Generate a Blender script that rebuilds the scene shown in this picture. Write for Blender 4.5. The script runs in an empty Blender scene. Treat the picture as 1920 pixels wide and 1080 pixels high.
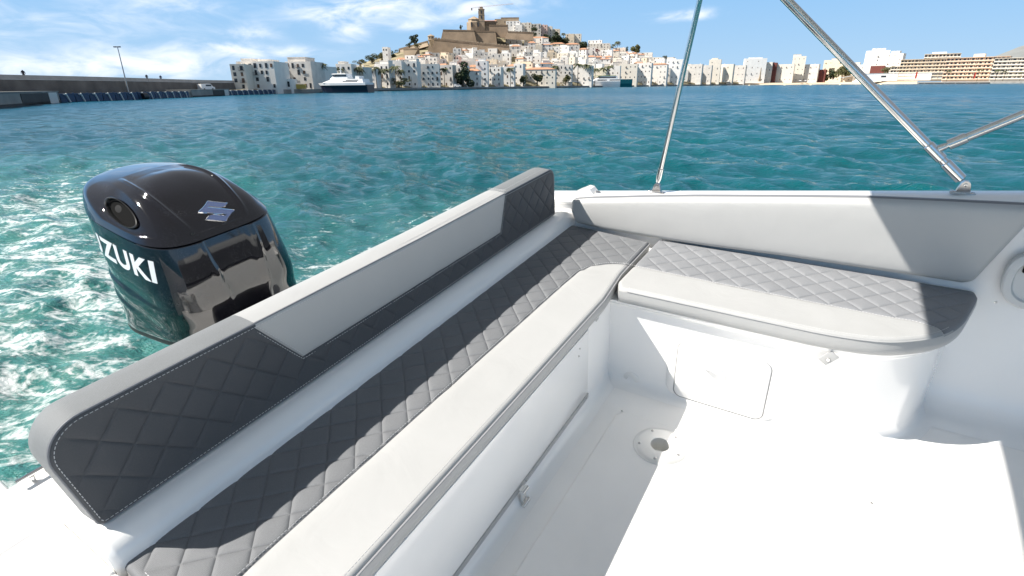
import bpy, bmesh, math, random
import numpy as np
from mathutils import Matrix, Vector
from mathutils.geometry import delaunay_2d_cdt
from mathutils.bvhtree import BVHTree
R = math.radians
sc = bpy.context.scene
COL = sc.collection

# ------------------------------------------------------------------ camera frames
F_PX = 1010.0                       # focal length in pixels of a 1920 px wide frame
def axes(yaw, pitch, roll):
    cy, sy, cp, sp = math.cos(yaw), math.sin(yaw), math.cos(pitch), math.sin(pitch)
    F = np.array([sy*cp, cy*cp, -sp]); r = np.array([cy, -sy, 0.0]); U = np.cross(r, F)
    return np.array([math.cos(roll)*r+math.sin(roll)*U, -math.sin(roll)*r+math.cos(roll)*U, F])
MB_ = axes(0.99477108, 0.48399415, -0.05660085)     # camera axes in the boat's frame
MW_ = axes(0.0, math.atan(379.0/F_PX), -0.0095)     # camera axes in the world
CAMH = 2.0                                          # lens above the sea
CP = np.array([0.0, 0.0, CAMH])
def dcam(u, v): return np.array([(u-960.0)/F_PX, -(v-540.0)/F_PX, 1.0])
def onx(u, v, x): w = MB_.T@dcam(u, v); return w*(x/w[0])
def ony(u, v, y): w = MB_.T@dcam(u, v); return w*(y/w[1])
def onz(u, v, z): w = MB_.T@dcam(u, v); return w*(z/w[2])
def far(u, v, D): w = MW_.T@dcam(u, v); return CP+w*(D/w[1])
def sea(u, v): w = MW_.T@dcam(u, v); return CP+w*(-CAMH/w[2])
B2W = MW_.T@MB_                                     # boat axes -> world axes
BOAT = Matrix.Translation(Vector(CP)) @ Matrix([list(r) for r in B2W]).to_4x4()

cam = bpy.data.cameras.new('camera'); co = bpy.data.objects.new('camera', cam); COL.objects.link(co)
cam.sensor_width = 36.0; cam.lens = F_PX/1920.0*36.0; cam.clip_start = 0.05; cam.clip_end = 40000
co.matrix_world = Matrix(((MW_[0][0], MW_[1][0], -MW_[2][0], 0), (MW_[0][1], MW_[1][1], -MW_[2][1], 0), (MW_[0][2], MW_[1][2], -MW_[2][2], CAMH), (0, 0, 0, 1)))
sc.camera = co
sc.render.resolution_x = 1024; sc.render.resolution_y = 576
sc.view_settings.view_transform = 'Standard'; sc.view_settings.look = 'None'
sc.view_settings.gamma = 1.0; sc.view_settings.exposure = 0.72
sc.cycles.max_bounces = 12; sc.cycles.diffuse_bounces = 8; sc.cycles.glossy_bounces = 6

# ------------------------------------------------------------------ sun and sky
sd = B2W@np.array([-0.66, 1.0, 1.41]); sd /= np.linalg.norm(sd)
SUN_EL = math.asin(sd[2]); SUN_AZ = math.atan2(sd[0], sd[1])
sl = bpy.data.lights.new('sun', 'SUN'); sl.energy = 5.0; sl.angle = R(0.5); sl.color = (1.0, 0.955, 0.885)
so = bpy.data.objects.new('sun', sl); COL.objects.link(so)
so.rotation_euler = Vector(sd).to_track_quat('Z', 'Y').to_euler()

world = bpy.data.worlds.new('World'); sc.world = world; world.use_nodes = True
def build_world():
    nt = world.node_tree; N = nt.nodes; L = nt.links
    for n in list(N): N.remove(n)
    out = N.new('ShaderNodeOutputWorld'); bg = N.new('ShaderNodeBackground'); bg.inputs[1].default_value = 0.053
    L.new(bg.outputs[0], out.inputs[0])
    sky = N.new('ShaderNodeTexSky'); sky.sky_type = 'NISHITA'; sky.sun_disc = False
    sky.sun_elevation = SUN_EL; sky.sun_rotation = SUN_AZ
    sky.air_density = 1.0; sky.dust_density = 0.0; sky.ozone_density = 5.0; sky.altitude = 0
    tc = N.new('ShaderNodeTexCoord'); sep = N.new('ShaderNodeSeparateXYZ'); L.new(tc.outputs['Generated'], sep.inputs[0])
    def m(op, a, b=None, c=None):
        n = N.new('ShaderNodeMath'); n.operation = op
        for i, x in enumerate((a, b, c)):
            if x is None: continue
            if isinstance(x, (int, float)): n.inputs[i].default_value = x
            else: L.new(x, n.inputs[i])
        return n.outputs[0]
    az = m('ARCTAN2', sep.outputs[0], sep.outputs[1]); el = m('ARCSINE', sep.outputs[2])
    cmb = N.new('ShaderNodeCombineXYZ'); L.new(m('MULTIPLY', az, 9.0), cmb.inputs[0]); L.new(m('MULTIPLY', el, 26.0), cmb.inputs[1])
    no = N.new('ShaderNodeTexNoise'); no.inputs['Scale'].default_value = 1.3; no.inputs['Detail'].default_value = 7; no.inputs['Roughness'].default_value = 0.58
    no.inputs['Distortion'].default_value = 0.5; L.new(cmb.outputs[0], no.inputs['Vector'])
    # clouds: (pixel centre, half-width in degrees, half-height in degrees, strength), placed by direction
    total = None
    for (px, py, sa, se, k) in [(605, 20, 3.0, .9, .62), (655, 62, 2.4, 1.0, .66), (705, 12, 2.6, 1.0, .62), (880, 14, 7.5, 1.6, .74), (760, 50, 2.0, .5, .36), (690, 40, 5, .8, .25),
                                (468, 63, 2.2, .5, .50), (425, 86, 4.0, .35, .46), (400, 103, 7.0, .6, .38), (560, 97, 5.0, .45, .40), (90, 130, 9.0, 1.0, .44), (120, 50, 17, 6, .50), (240, 128, 5.0, .7, .34),
                                (330, 124, 4.0, .5, .36), (1250, 32, 3.6, .6, .62), (1320, 24, 2.4, .5, .5), (340, 10, 4, .5, .22), (1720, -60, 9, 2.2, .6), (1000, -140, 20, 5, .6), (300, -200, 20, 5, .5)]:
        w = MW_.T@dcam(px, py); w /= np.linalg.norm(w)
        a0 = math.atan2(w[0], w[1]); e0 = math.asin(w[2])
        da = m('DIVIDE', m('SUBTRACT', az, a0), R(sa)); de = m('DIVIDE', m('SUBTRACT', el, e0), R(se))
        g = m('MULTIPLY', m('EXPONENT', m('MULTIPLY', m('ADD', m('MULTIPLY', da, da), m('MULTIPLY', de, de)), -1.0)), k)
        total = g if total is None else m('ADD', total, g)
    mr = N.new('ShaderNodeMapRange'); mr.interpolation_type = 'SMOOTHSTEP'
    dens = m('MULTIPLY', total, m('ADD', m('MULTIPLY', no.outputs[0], 2.6), -0.55))
    L.new(dens, mr.inputs[0]); mr.inputs[1].default_value = 0.12; mr.inputs[2].default_value = 1.05; mr.inputs[3].default_value = 0; mr.inputs[4].default_value = 0.86
    rp = N.new('ShaderNodeValToRGB'); cr = rp.color_ramp
    for i, (pos, c) in enumerate([(0.0, (.52, .77, 1.04)), (.10, (.32, .645, 1.06)), (.15, (.29, .58, 1.0)), (.30, (.35, .375, .42)), (1.0, (.29, .283, .275))]):
        e = cr.elements[i] if i < 2 else cr.elements.new(pos)
        e.position = pos; e.color = (*c, 1)
    L.new(m('MAXIMUM', m('MULTIPLY', el, 2/math.pi), 0.0), rp.inputs[0])
    scl = N.new('ShaderNodeVectorMath'); scl.operation = 'SCALE'; L.new(rp.outputs[0], scl.inputs[0]); scl.inputs['Scale'].default_value = 10.6
    mx0 = N.new('ShaderNodeMixRGB'); mx0.inputs[0].default_value = .92; L.new(sky.outputs[0], mx0.inputs[1]); L.new(scl.outputs[0], mx0.inputs[2])
    mix = N.new('ShaderNodeMixRGB'); L.new(mr.outputs[0], mix.inputs[0]); L.new(mx0.outputs[0], mix.inputs[1]); mix.inputs[2].default_value = (13.5, 13.8, 14.6, 1)
    L.new(mix.outputs[0], bg.inputs[0])
build_world()

# ------------------------------------------------------------------ mesh helpers
random.seed(7); rng = np.random.default_rng(11)
class MB:
    def __init__(s): s.v = []; s.f = []
    def add(s, vs, fs):
        o = len(s.v); s.v += [tuple(map(float, p)) for p in vs]; s.f += [tuple(i+o for i in f) for f in fs]; return s
    def box(s, c, d, bev=0.0, rot=None):
        x, y, z = d[0]/2, d[1]/2, d[2]/2
        if bev > 0:
            b = min(bev, x*.99, y*.99, z*.99)
            bm = bmesh.new(); bmesh.ops.create_cube(bm, size=1)
            for v in bm.verts: v.co = Vector((v.co.x*d[0], v.co.y*d[1], v.co.z*d[2]))
            bmesh.ops.bevel(bm, geom=bm.edges[:], offset=b, segments=3, profile=.5, affect='EDGES')
            bm.verts.index_update()
            vs = [v.co.copy() for v in bm.verts]; fs = [[v.index for v in f.verts] for f in bm.faces]; bm.free()
        else:
            vs = [Vector((sx*x, sy*y, sz*z)) for sx in (-1, 1) for sy in (-1, 1) for sz in (-1, 1)]
            fs = [(0, 1, 3, 2), (4, 6, 7, 5), (0, 4, 5, 1), (2, 3, 7, 6), (0, 2, 6, 4), (1, 5, 7, 3)]
        if rot is not None: vs = [rot@v for v in vs]
        return s.add([v+Vector(c) for v in vs], fs)
    def tube(s, pts, r, n=12, cap=True):
        pts = [Vector(p) for p in pts]; rs = r if isinstance(r, (list, tuple)) else [r]*len(pts)
        prev = None; rings = []; up = None
        for i, p in enumerate(pts):
            t = (pts[min(i+1, len(pts)-1)]-pts[max(i-1, 0)]).normalized()
            if up is None:
                up = Vector((0, 0, 1)) if abs(t.z) < .9 else Vector((1, 0, 0))
            a = (up-t*up.dot(t)).normalized(); b = t.cross(a); up = a
            rings.append([p+(a*math.cos(2*math.pi*k/n)+b*math.sin(2*math.pi*k/n))*rs[i] for k in range(n)])
        return s.loft(rings, True, cap)
    def loft(s, rings, closed=True, cap=False):
        n = len(rings[0]); vs = [p for r in rings for p in r]; fs = []
        for i in range(len(rings)-1):
            for k in range(n if closed else n-1):
                k2 = (k+1) % n
                fs.append((i*n+k, i*n+k2, (i+1)*n+k2, (i+1)*n+k))
        if cap: fs.append(tuple(range(n))[::-1]); fs.append(tuple((len(rings)-1)*n+k for k in range(n)))
        return s.add(vs, fs)
    def lathe(s, prof, c=(0, 0, 0), axis='Z', n=32):
        rings = []
        for (r, h) in prof:
            ring = []
            for k in range(n):
                a = 2*math.pi*k/n; x, y = r*math.cos(a), r*math.sin(a)
                p = {'Z': (x, y, h), 'X': (h, x, y), 'Y': (y, h, x)}[axis]
                ring.append(Vector(p)+Vector(c))
            rings.append(ring)
        return s.loft(rings, True, False)
    def prism(s, poly, z0, z1, fn=None):
        n = len(poly); vs = [(p[0], p[1], z0) for p in poly]+[(p[0], p[1], z1) for p in poly]
        if fn: vs = [fn(*v) for v in vs]
        fs = [tuple(range(n))[::-1], tuple(range(n, 2*n))]+[(i, (i+1) % n, n+(i+1) % n, n+i) for i in range(n)]
        return s.add(vs, fs)
    def mesh(s, name, mat, smooth=False, base=None, angle=40):
        me = bpy.data.meshes.new(name); b = Vector(base) if base is not None else Vector((0, 0, 0))
        me.from_pydata([Vector(v)-b for v in s.v], [], s.f); me.update()
        bm = bmesh.new(); bm.from_mesh(me); bmesh.ops.recalc_face_normals(bm, faces=bm.faces[:]); bm.to_mesh(me); bm.free()
        if mat: me.materials.append(mat)
        if smooth:
            me.polygons.foreach_set('use_smooth', [True]*len(me.polygons))
            me.set_sharp_from_angle(angle=R(angle))
        return me
def tag(o, label=None, cat=None, group=None, kind=None):
    if label: o['label'] = label
    if cat: o['category'] = cat
    if group: o['group'] = group
    if kind: o['kind'] = kind
    return o
BASE = {}
def link(name, data, parent=None):
    o = bpy.data.objects.new(name, data); COL.objects.link(o)
    if parent is not None: o.parent = parent
    return o
def boat_thing(name, label, cat, base, group=None):
    o = link(name, None); o.empty_display_size = .1
    o.matrix_world = BOAT@Matrix.Translation(Vector(base)); BASE[o.name] = Vector(base)
    return tag(o, label, cat, group)
def bpart(name, mb, mat, parent, smooth=True, angle=40, label=None):
    """a part whose vertices are given in boat coordinates"""
    root = parent
    while root.parent is not None: root = root.parent
    o = link(name, mb.mesh(name, mat, smooth, BASE[root.name], angle), parent)
    if label: o['label'] = label
    return o
def world_obj(name, mb, mat, base=(0, 0, 0), smooth=False, parent=None, angle=40):
    o = link(name, mb.mesh(name, mat, smooth, None, angle), parent)
    if parent is None: o.location = base
    return o

# ------------------------------------------------------------------ materials
def mat(name, col, rough=.5, metal=0.0, spec=.5, coat=0.0, noise=None, bump=None, ior=None, extra=None):
    m = bpy.data.materials.new(name); m.use_nodes = True; nt = m.node_tree; N = nt.nodes; L = nt.links
    p = N['Principled BSDF']; p.inputs['Base Color'].default_value = (*col, 1); p.inputs['Roughness'].default_value = rough
    p.inputs['Metallic'].default_value = metal; p.inputs['Specular IOR Level'].default_value = spec; p.inputs['Coat Weight'].default_value = coat
    p.inputs['Coat Roughness'].default_value = .05
    if ior: p.inputs['IOR'].default_value = ior
    tc = N.new('ShaderNodeTexCoord')
    if noise:
        sc_, amt, det = noise
        t = N.new('ShaderNodeTexNoise'); t.inputs['Scale'].default_value = sc_; t.inputs['Detail'].default_value = det; L.new(tc.outputs['Object'], t.inputs['Vector'])
        r = N.new('ShaderNodeMapRange'); r.inputs[1].default_value = .3; r.inputs[2].default_value = .7; r.inputs[3].default_value = 1-amt; r.inputs[4].default_value = 1+amt; L.new(t.outputs[0], r.inputs[0])
        mx = N.new('ShaderNodeVectorMath'); mx.operation = 'SCALE'; mx.inputs[0].default_value = col; L.new(r.outputs[0], mx.inputs['Scale']); L.new(mx.outputs[0], p.inputs['Base Color'])
    if bump:
        sc_, st, dist = bump
        t = N.new('ShaderNodeTexNoise'); t.inputs['Scale'].default_value = sc_; t.inputs['Detail'].default_value = 4; L.new(tc.outputs['Object'], t.inputs['Vector'])
        b = N.new('ShaderNodeBump'); b.inputs['Strength'].default_value = st; b.inputs['Distance'].default_value = dist; L.new(t.outputs[0], b.inputs['Height']); L.new(b.outputs[0], p.inputs['Normal'])
    return m
M = {}
def creased(m, sc_, st, dist):
    nt = m.node_tree; N = nt.nodes; L = nt.links; b = [n for n in N if n.type == 'BUMP'][0]; t = N.new('ShaderNodeTexNoise'); t.inputs['Scale'].default_value = sc_; t.inputs['Detail'].default_value = 3; t.inputs['Distortion'].default_value = .8
    L.new(N['Texture Coordinate'].outputs['Object'], t.inputs['Vector']); b2 = N.new('ShaderNodeBump'); b2.inputs['Strength'].default_value = st; b2.inputs['Distance'].default_value = dist; L.new(t.outputs[0], b2.inputs['Height']); L.new(b2.outputs[0], b.inputs['Normal']); return m
M['gelcoat'] = mat('gelcoat', (.93, .918, .90), .2, coat=.6, noise=(3, .02, 3), bump=(18, .04, .002))
M['floor'] = mat('non_skid_gelcoat', (.93, .91, .885), .42, noise=(2.2, .05, 6), bump=(260, .5, .0008))
M['vinyl'] = mat('white_vinyl', (.405, .407, .405), .48, noise=(5, .03, 4), bump=(420, .22, .0005))
creased(M['vinyl'], 7, .25, .012)
M['vinyl_bol'] = mat('bolster_vinyl', (.48, .477, .468), .5, noise=(3, .025, 3), bump=(420, .2, .0005))
creased(M['vinyl_bol'], 4, .25, .015)
M['piping'] = mat('grey_piping', (.20, .205, .22), .5)
M['thread'] = mat('pale_thread', (.62, .62, .62), .7)
M['rubber'] = mat('black_rubber', (.012, .012, .013), .5)
M['chrome'] = mat('polished_steel', (.80, .79, .77), .13, metal=1.0)
M['steel'] = mat('brushed_steel', (.62, .61, .60), .22, metal=1.0)
M['alu'] = mat('aluminium_strip', (.42, .42, .42), .4, metal=.2)
M['socket'] = mat('white_enamel', (.93, .92, .90), .25, coat=.3)
M['canvas'] = mat('canvas', (.55, .56, .58), .8)
M['hole'] = mat('dark_recess', (.012, .012, .012), .9, spec=.03)

def fabric(name, col):
    m = mat(name, col, .62, spec=.35); nt = m.node_tree; N = nt.nodes; L = nt.links; p = N['Principled BSDF']
    tc = N['Texture Coordinate']; h = None
    for rx in (0, 90):
        w = N.new('ShaderNodeTexWave'); w.inputs['Scale'].default_value = 150; mp = N.new('ShaderNodeMapping'); mp.inputs['Rotation'].default_value = (R(0), R(0 if rx else 45), R(rx))
        L.new(tc.outputs['Object'], mp.inputs[0]); L.new(mp.outputs[0], w.inputs[0])
        if h is None: h = w.outputs[1]
        else:
            a = N.new('ShaderNodeMath'); a.operation = 'ADD'; L.new(h, a.inputs[0]); L.new(w.outputs[1], a.inputs[1]); h = a.outputs[0]
    b = N.new('ShaderNodeBump'); b.inputs['Strength'].default_value = .35; b.inputs['Distance'].default_value = .0006; L.new(h, b.inputs['Height']); L.new(b.outputs[0], p.inputs['Normal'])
    t = N.new('ShaderNodeTexNoise'); t.inputs['Scale'].default_value = 500; t.inputs['Detail'].default_value = 3; L.new(tc.outputs['Object'], t.inputs['Vector'])
    t2 = N.new('ShaderNodeTexNoise'); t2.inputs['Scale'].default_value = 7; t2.inputs['Detail'].default_value = 3; L.new(tc.outputs['Object'], t2.inputs['Vector'])
    a = N.new('ShaderNodeMath'); a.operation = 'MULTIPLY_ADD'; L.new(t.outputs[0], a.inputs[0]); a.inputs[1].default_value = .5; a.inputs[2].default_value = .65
    a2 = N.new('ShaderNodeMath'); a2.operation = 'MULTIPLY_ADD'; L.new(t2.outputs[0], a2.inputs[0]); a2.inputs[1].default_value = .2; L.new(a.outputs[0], a2.inputs[2])
    s = N.new('ShaderNodeVectorMath'); s.operation = 'SCALE'; s.inputs[0].default_value = col; L.new(a2.outputs[0], s.inputs['Scale']); L.new(s.outputs[0], p.inputs['Base Color'])
    return m
M['fabric'] = fabric('grey_fabric', (.168, .174, .184))
M['fabric_side'] = fabric('light_quilt_fabric', (.230, .236, .250))
M['fabric_back'] = fabric('charcoal_fabric', (.080, .083, .090))
M['fabric_band'] = fabric('pale_grey_fabric', (.190, .200, .208))

def engine_paint():
    m = mat('gloss_black_paint', (.004, .004, .007), .06, coat=1.0); nt = m.node_tree; N = nt.nodes; L = nt.links; p = N['Principled BSDF']; tc = N['Texture Coordinate']
    v = N.new('ShaderNodeTexVoronoi'); v.inputs['Scale'].default_value = 240; L.new(tc.outputs['Object'], v.inputs['Vector'])
    n = N.new('ShaderNodeTexNoise'); n.inputs['Scale'].default_value = 9; n.inputs['Detail'].default_value = 6; L.new(tc.outputs['Object'], n.inputs['Vector'])
    # dried spray: sparse pale droplets, denser in patches
    th = N.new('ShaderNodeMapRange'); th.inputs[1].default_value = .45; th.inputs[2].default_value = .75; th.inputs[3].default_value = .10; th.inputs[4].default_value = .42; L.new(n.outputs[0], th.inputs[0])
    lt = N.new('ShaderNodeMath'); lt.operation = 'LESS_THAN'; L.new(v.outputs['Distance'], lt.inputs[0]); L.new(th.outputs[0], lt.inputs[1])
    v2 = N.new('ShaderNodeTexWhiteNoise'); L.new(v.outputs['Position'], v2.inputs[0])
    g = N.new('ShaderNodeMath'); g.operation = 'GREATER_THAN'; g.inputs[1].default_value = .55; L.new(v2.outputs[0], g.inputs[0])
    mu = N.new('ShaderNodeMath'); mu.operation = 'MULTIPLY'; L.new(lt.outputs[0], mu.inputs[0]); L.new(g.outputs[0], mu.inputs[1])
    mu2 = N.new('ShaderNodeMath'); mu2.operation = 'MULTIPLY'; L.new(mu.outputs[0], mu2.inputs[0]); mu2.inputs[1].default_value = .13
    mx = N.new('ShaderNodeMixRGB'); L.new(mu2.outputs[0], mx.inputs[0]); mx.inputs[1].default_value = (.004, .004, .007, 1); mx.inputs[2].default_value = (.35, .36, .38, 1); L.new(mx.outputs[0], p.inputs['Base Color'])
    b = N.new('ShaderNodeBump'); b.inputs['Strength'].default_value = .25; b.inputs['Distance'].default_value = .0015; L.new(mu.outputs[0], b.inputs['Height']); L.new(b.outputs[0], p.inputs['Normal'])
    return m
M['engine'] = engine_paint()
M['engine_matt'] = mat('satin_black', (.012, .012, .013), .4)
M['letter'] = mat('white_decal', (.72, .75, .78), .3)
M['emblem'] = mat('chrome_emblem', (.36, .46, .78), .14, metal=.9)
M['emblem_rim'] = mat('emblem_rim', (.8, .8, .82), .1, metal=1)

# town
def stucco(name, col, amt=.06): return mat(name, col, .85, spec=.2, noise=(.35, amt, 5), bump=(1.5, .2, .02))
WALLS = [stucco('white_stucco', (.84, .79, .725)), stucco('bright_stucco', (.87, .84, .80)), stucco('cream_stucco', (.78, .71, .61)), stucco('aged_stucco', (.70, .65, .59), .12), stucco('pale_ochre', (.78, .66, .51), .1), stucco('pink_stucco', (.72, .52, .45), .1)]
WNAME = ['white', 'bright white', 'cream', 'weathered grey-white', 'ochre', 'pinkish']
M['stone'] = mat('fort_stone', (.27, .20, .14), .9, spec=.2, noise=(.12, .22, 8), bump=(.6, .5, .2))
M['stone_pale'] = mat('pale_stone', (.40, .31, .22), .9, spec=.2, noise=(.15, .15, 8), bump=(.6, .5, .2))
M['pane'] = mat('dark_glass', (.035, .038, .045), .15)
M['shutter'] = mat('brown_shutter', (.13, .075, .045), .6)
M['tile'] = mat('terracotta_tile', (.48, .25, .15), .85, noise=(.8, .2, 4))
M['concrete'] = mat('quay_concrete', (.30, .29, .27), .9, noise=(.25, .25, 8), bump=(1.2, .4, .05))
M['breakwater'] = mat('breakwater_stone', (.135, .118, .105), .9, noise=(.3, .3, 8), bump=(1.0, .5, .1))
M['breakwater_top'] = mat('parapet_concrete', (.42, .38, .35), .9, noise=(.4, .12, 6))
M['wet'] = mat('wet_dark_stone', (.035, .036, .036), .7, noise=(.5, .3, 5))
M['sand'] = mat('sandy_rock', (.60, .49, .36), .95, noise=(.5, .15, 8), bump=(.8, .5, .15))
M['earth'] = mat('hill_earth', (.26, .22, .13), .95, noise=(.10, .45, 8), bump=(.5, .5, .3))
M['scrub'] = mat('green_scrub', (.095, .105, .05), .95, noise=(.15, .4, 8))
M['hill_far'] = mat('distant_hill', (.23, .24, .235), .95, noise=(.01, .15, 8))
M['leaf'] = mat('dark_leaf', (.045, .065, .028), .7, noise=(.4, .5, 5))
M['leaf_dry'] = mat('olive_leaf', (.12, .12, .045), .7, noise=(.4, .4, 5))
M['leaf_red'] = mat('red_bougainvillea', (.17, .03, .04), .7, noise=(.4, .4, 5))
M['palm'] = mat('palm_frond', (.085, .095, .04), .65, noise=(.6, .4, 4))
M['bark'] = mat('palm_bark', (.13, .10, .07), .9, noise=(1.5, .3, 4))
M['navy'] = mat('navy_hull', (.012, .014, .03), .3)
M['teal'] = mat('teal_hull', (.0, .10, .12), .3)
M['boatwhite'] = mat('ship_white', (.80, .80, .80), .35)
M['lime'] = mat('lime_trim', (.45, .55, .15), .5)
M['blue'] = mat('blue_fender_steel', (.02, .05, .11), .55, noise=(1, .3, 4))
M['whitepaint'] = mat('white_paint', (.62, .62, .6), .6)
M['yellow'] = mat('yellow_tarp', (.60, .42, .10), .7)
M['red'] = mat('red_flag', (.65, .05, .03), .7)
M['brick'] = mat('rust_red', (.16, .045, .035), .8)
M['galv'] = mat('galvanised', (.42, .42, .42), .5, metal=.6)
M['cloth_dark'] = mat('dark_clothes', (.03, .03, .04), .8)
M['orange_roof'] = mat('hotel_orange', (.82, .64, .48), .85, noise=(.3, .08, 4))

# ------------------------------------------------------------------ sea
def water_material():
    m = bpy.data.materials.new('sea_water'); m.use_nodes = True; nt = m.node_tree; N = nt.nodes; L = nt.links
    p = N['Principled BSDF']; out = N['Material Output']
    tc = N.new('ShaderNodeTexCoord'); at = N.new('ShaderNodeAttribute'); at.attribute_name = 'foam'; aw = N.new('ShaderNodeAttribute'); aw.attribute_name = 'aerated'
    dist = N.new('ShaderNodeAttribute'); dist.attribute_name = 'range'
    def mth(op, a, b=None, c=None):
        n = N.new('ShaderNodeMath'); n.operation = op
        for i, x in enumerate((a, b, c)):
            if x is None: continue
            if isinstance(x, (int, float)): n.inputs[i].default_value = x
            else: L.new(x, n.inputs[i])
        return n.outputs[0]
    def ns(scale, det, rough=.55, distort=0, vec=None):
        n = N.new('ShaderNodeTexNoise'); n.inputs['Scale'].default_value = scale; n.inputs['Detail'].default_value = det; n.inputs['Roughness'].default_value = rough; n.inputs['Distortion'].default_value = distort
        L.new(vec or tc.outputs['Object'], n.inputs['Vector']); return n.outputs[0]
    cm = N.new('ShaderNodeMixRGB'); cm.inputs[1].default_value = (.0, .100, .104, 1); cm.inputs[2].default_value = (.050, .200, .182, 1); L.new(aw.outputs['Fac'], cm.inputs[0])
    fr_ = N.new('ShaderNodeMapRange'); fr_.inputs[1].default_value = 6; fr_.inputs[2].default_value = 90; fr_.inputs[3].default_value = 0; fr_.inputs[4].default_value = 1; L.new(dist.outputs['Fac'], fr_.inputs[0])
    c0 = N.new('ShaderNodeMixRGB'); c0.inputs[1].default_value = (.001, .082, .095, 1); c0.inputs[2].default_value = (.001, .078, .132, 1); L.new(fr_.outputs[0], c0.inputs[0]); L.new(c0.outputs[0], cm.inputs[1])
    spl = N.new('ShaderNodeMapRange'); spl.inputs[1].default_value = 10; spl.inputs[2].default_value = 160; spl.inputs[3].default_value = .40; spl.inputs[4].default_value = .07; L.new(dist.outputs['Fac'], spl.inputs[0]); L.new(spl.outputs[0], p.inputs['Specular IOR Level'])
    big = ns(.05, 4); cr = N.new('ShaderNodeMapRange'); cr.inputs[1].default_value = .3; cr.inputs[2].default_value = .7; cr.inputs[3].default_value = .8; cr.inputs[4].default_value = 1.2; L.new(big, cr.inputs[0])
    sv = N.new('ShaderNodeVectorMath'); sv.operation = 'SCALE'; L.new(cm.outputs[0], sv.inputs[0]); L.new(cr.outputs[0], sv.inputs['Scale'])
    L.new(sv.outputs[0], p.inputs['Base Color'])
    p.inputs['IOR'].default_value = 1.33; p.inputs['Specular IOR Level'].default_value = .5
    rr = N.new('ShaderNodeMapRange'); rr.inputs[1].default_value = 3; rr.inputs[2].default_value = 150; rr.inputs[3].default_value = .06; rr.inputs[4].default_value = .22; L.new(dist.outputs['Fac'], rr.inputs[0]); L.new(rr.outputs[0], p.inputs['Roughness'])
    # ripples: fine near, broad far
    mp = N.new('ShaderNodeMapping'); mp.inputs['Rotation'].default_value = (0, 0, R(20)); mp.inputs['Scale'].default_value = (1, 1.9, 1); L.new(tc.outputs['Object'], mp.inputs[0])
    h = mth('ADD', mth('ADD', mth('MULTIPLY', ns(5.5, 5, .62, .4, mp.outputs[0]), .085), mth('MULTIPLY', ns(15, 4, .6, .3, mp.outputs[0]), .018)), mth('MULTIPLY', ns(1.1, 4, .55, .5, mp.outputs[0]), .20))
    h = mth('ADD', h, mth('MULTIPLY', ns(.28, 3, .5, .3, mp.outputs[0]), .5))
    b = N.new('ShaderNodeBump'); b.inputs['Distance'].default_value = 1.0; b.inputs['Strength'].default_value = .8; L.new(h, b.inputs['Height']); L.new(b.outputs[0], p.inputs['Normal'])
    # foam lace
    mf = N.new('ShaderNodeMapping'); mf.inputs['Scale'].default_value = (.65, 1.35, 1); mf.inputs['Rotation'].default_value = (0, 0, R(-12)); L.new(tc.outputs['Object'], mf.inputs[0]); f1 = ns(2.3, 9, .66, 1.4, mf.outputs[0]); f2 = ns(15, 6, .7, .8); v = N.new('ShaderNodeTexVoronoi'); v.feature = 'DISTANCE_TO_EDGE'; v.inputs['Scale'].default_value = 7.5
    dv = N.new('ShaderNodeVectorMath'); dv.operation = 'MULTIPLY_ADD'; nv = N.new('ShaderNodeTexNoise'); nv.inputs['Scale'].default_value = 3; nv.inputs['Detail'].default_value = 4; L.new(tc.outputs['Object'], nv.inputs['Vector'])
    L.new(nv.outputs['Color'], dv.inputs[0]); dv.inputs[1].default_value = (.6, .6, .6); L.new(tc.outputs['Object'], dv.inputs[2]); L.new(dv.outputs[0], v.inputs['Vector'])
    lace = mth('SUBTRACT', 1.0, mth('MULTIPLY', v.outputs['Distance'], 4.5))
    s = mth('ADD', mth('MULTIPLY', f1, 1.22), mth('ADD', mth('MULTIPLY', f2, .58), mth('MULTIPLY', lace, .09)))
    s = mth('ADD', s, mth('MULTIPLY', at.outputs['Fac'], .30))
    fm = N.new('ShaderNodeMapRange'); fm.interpolation_type = 'SMOOTHSTEP'; fm.inputs[1].default_value = 1.16; fm.inputs[2].default_value = 1.46; fm.inputs[3].default_value = 0; fm.inputs[4].default_value = .95; L.new(s, fm.inputs[0])
    fac = mth('MULTIPLY', fm.outputs[0], mth('MINIMUM', mth('MULTIPLY', at.outputs['Fac'], 4.0), 1.0))
    fo = N.new('ShaderNodeBsdfPrincipled'); fo.inputs['Base Color'].default_value = (.74, .78, .78, 1); fo.inputs['Roughness'].default_value = .55
    fb = N.new('ShaderNodeBump'); fb.inputs['Distance'].default_value = .03; fb.inputs['Strength'].default_value = .8; L.new(f2, fb.inputs['Height']); L.new(fb.outputs[0], fo.inputs['Normal'])
    mix = N.new('ShaderNodeMixShader'); L.new(fac, mix.inputs[0]); L.new(p.outputs[0], mix.inputs[1]); L.new(fo.outputs[0], mix.inputs[2]); L.new(mix.outputs[0], out.inputs[0])
    return m
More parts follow.
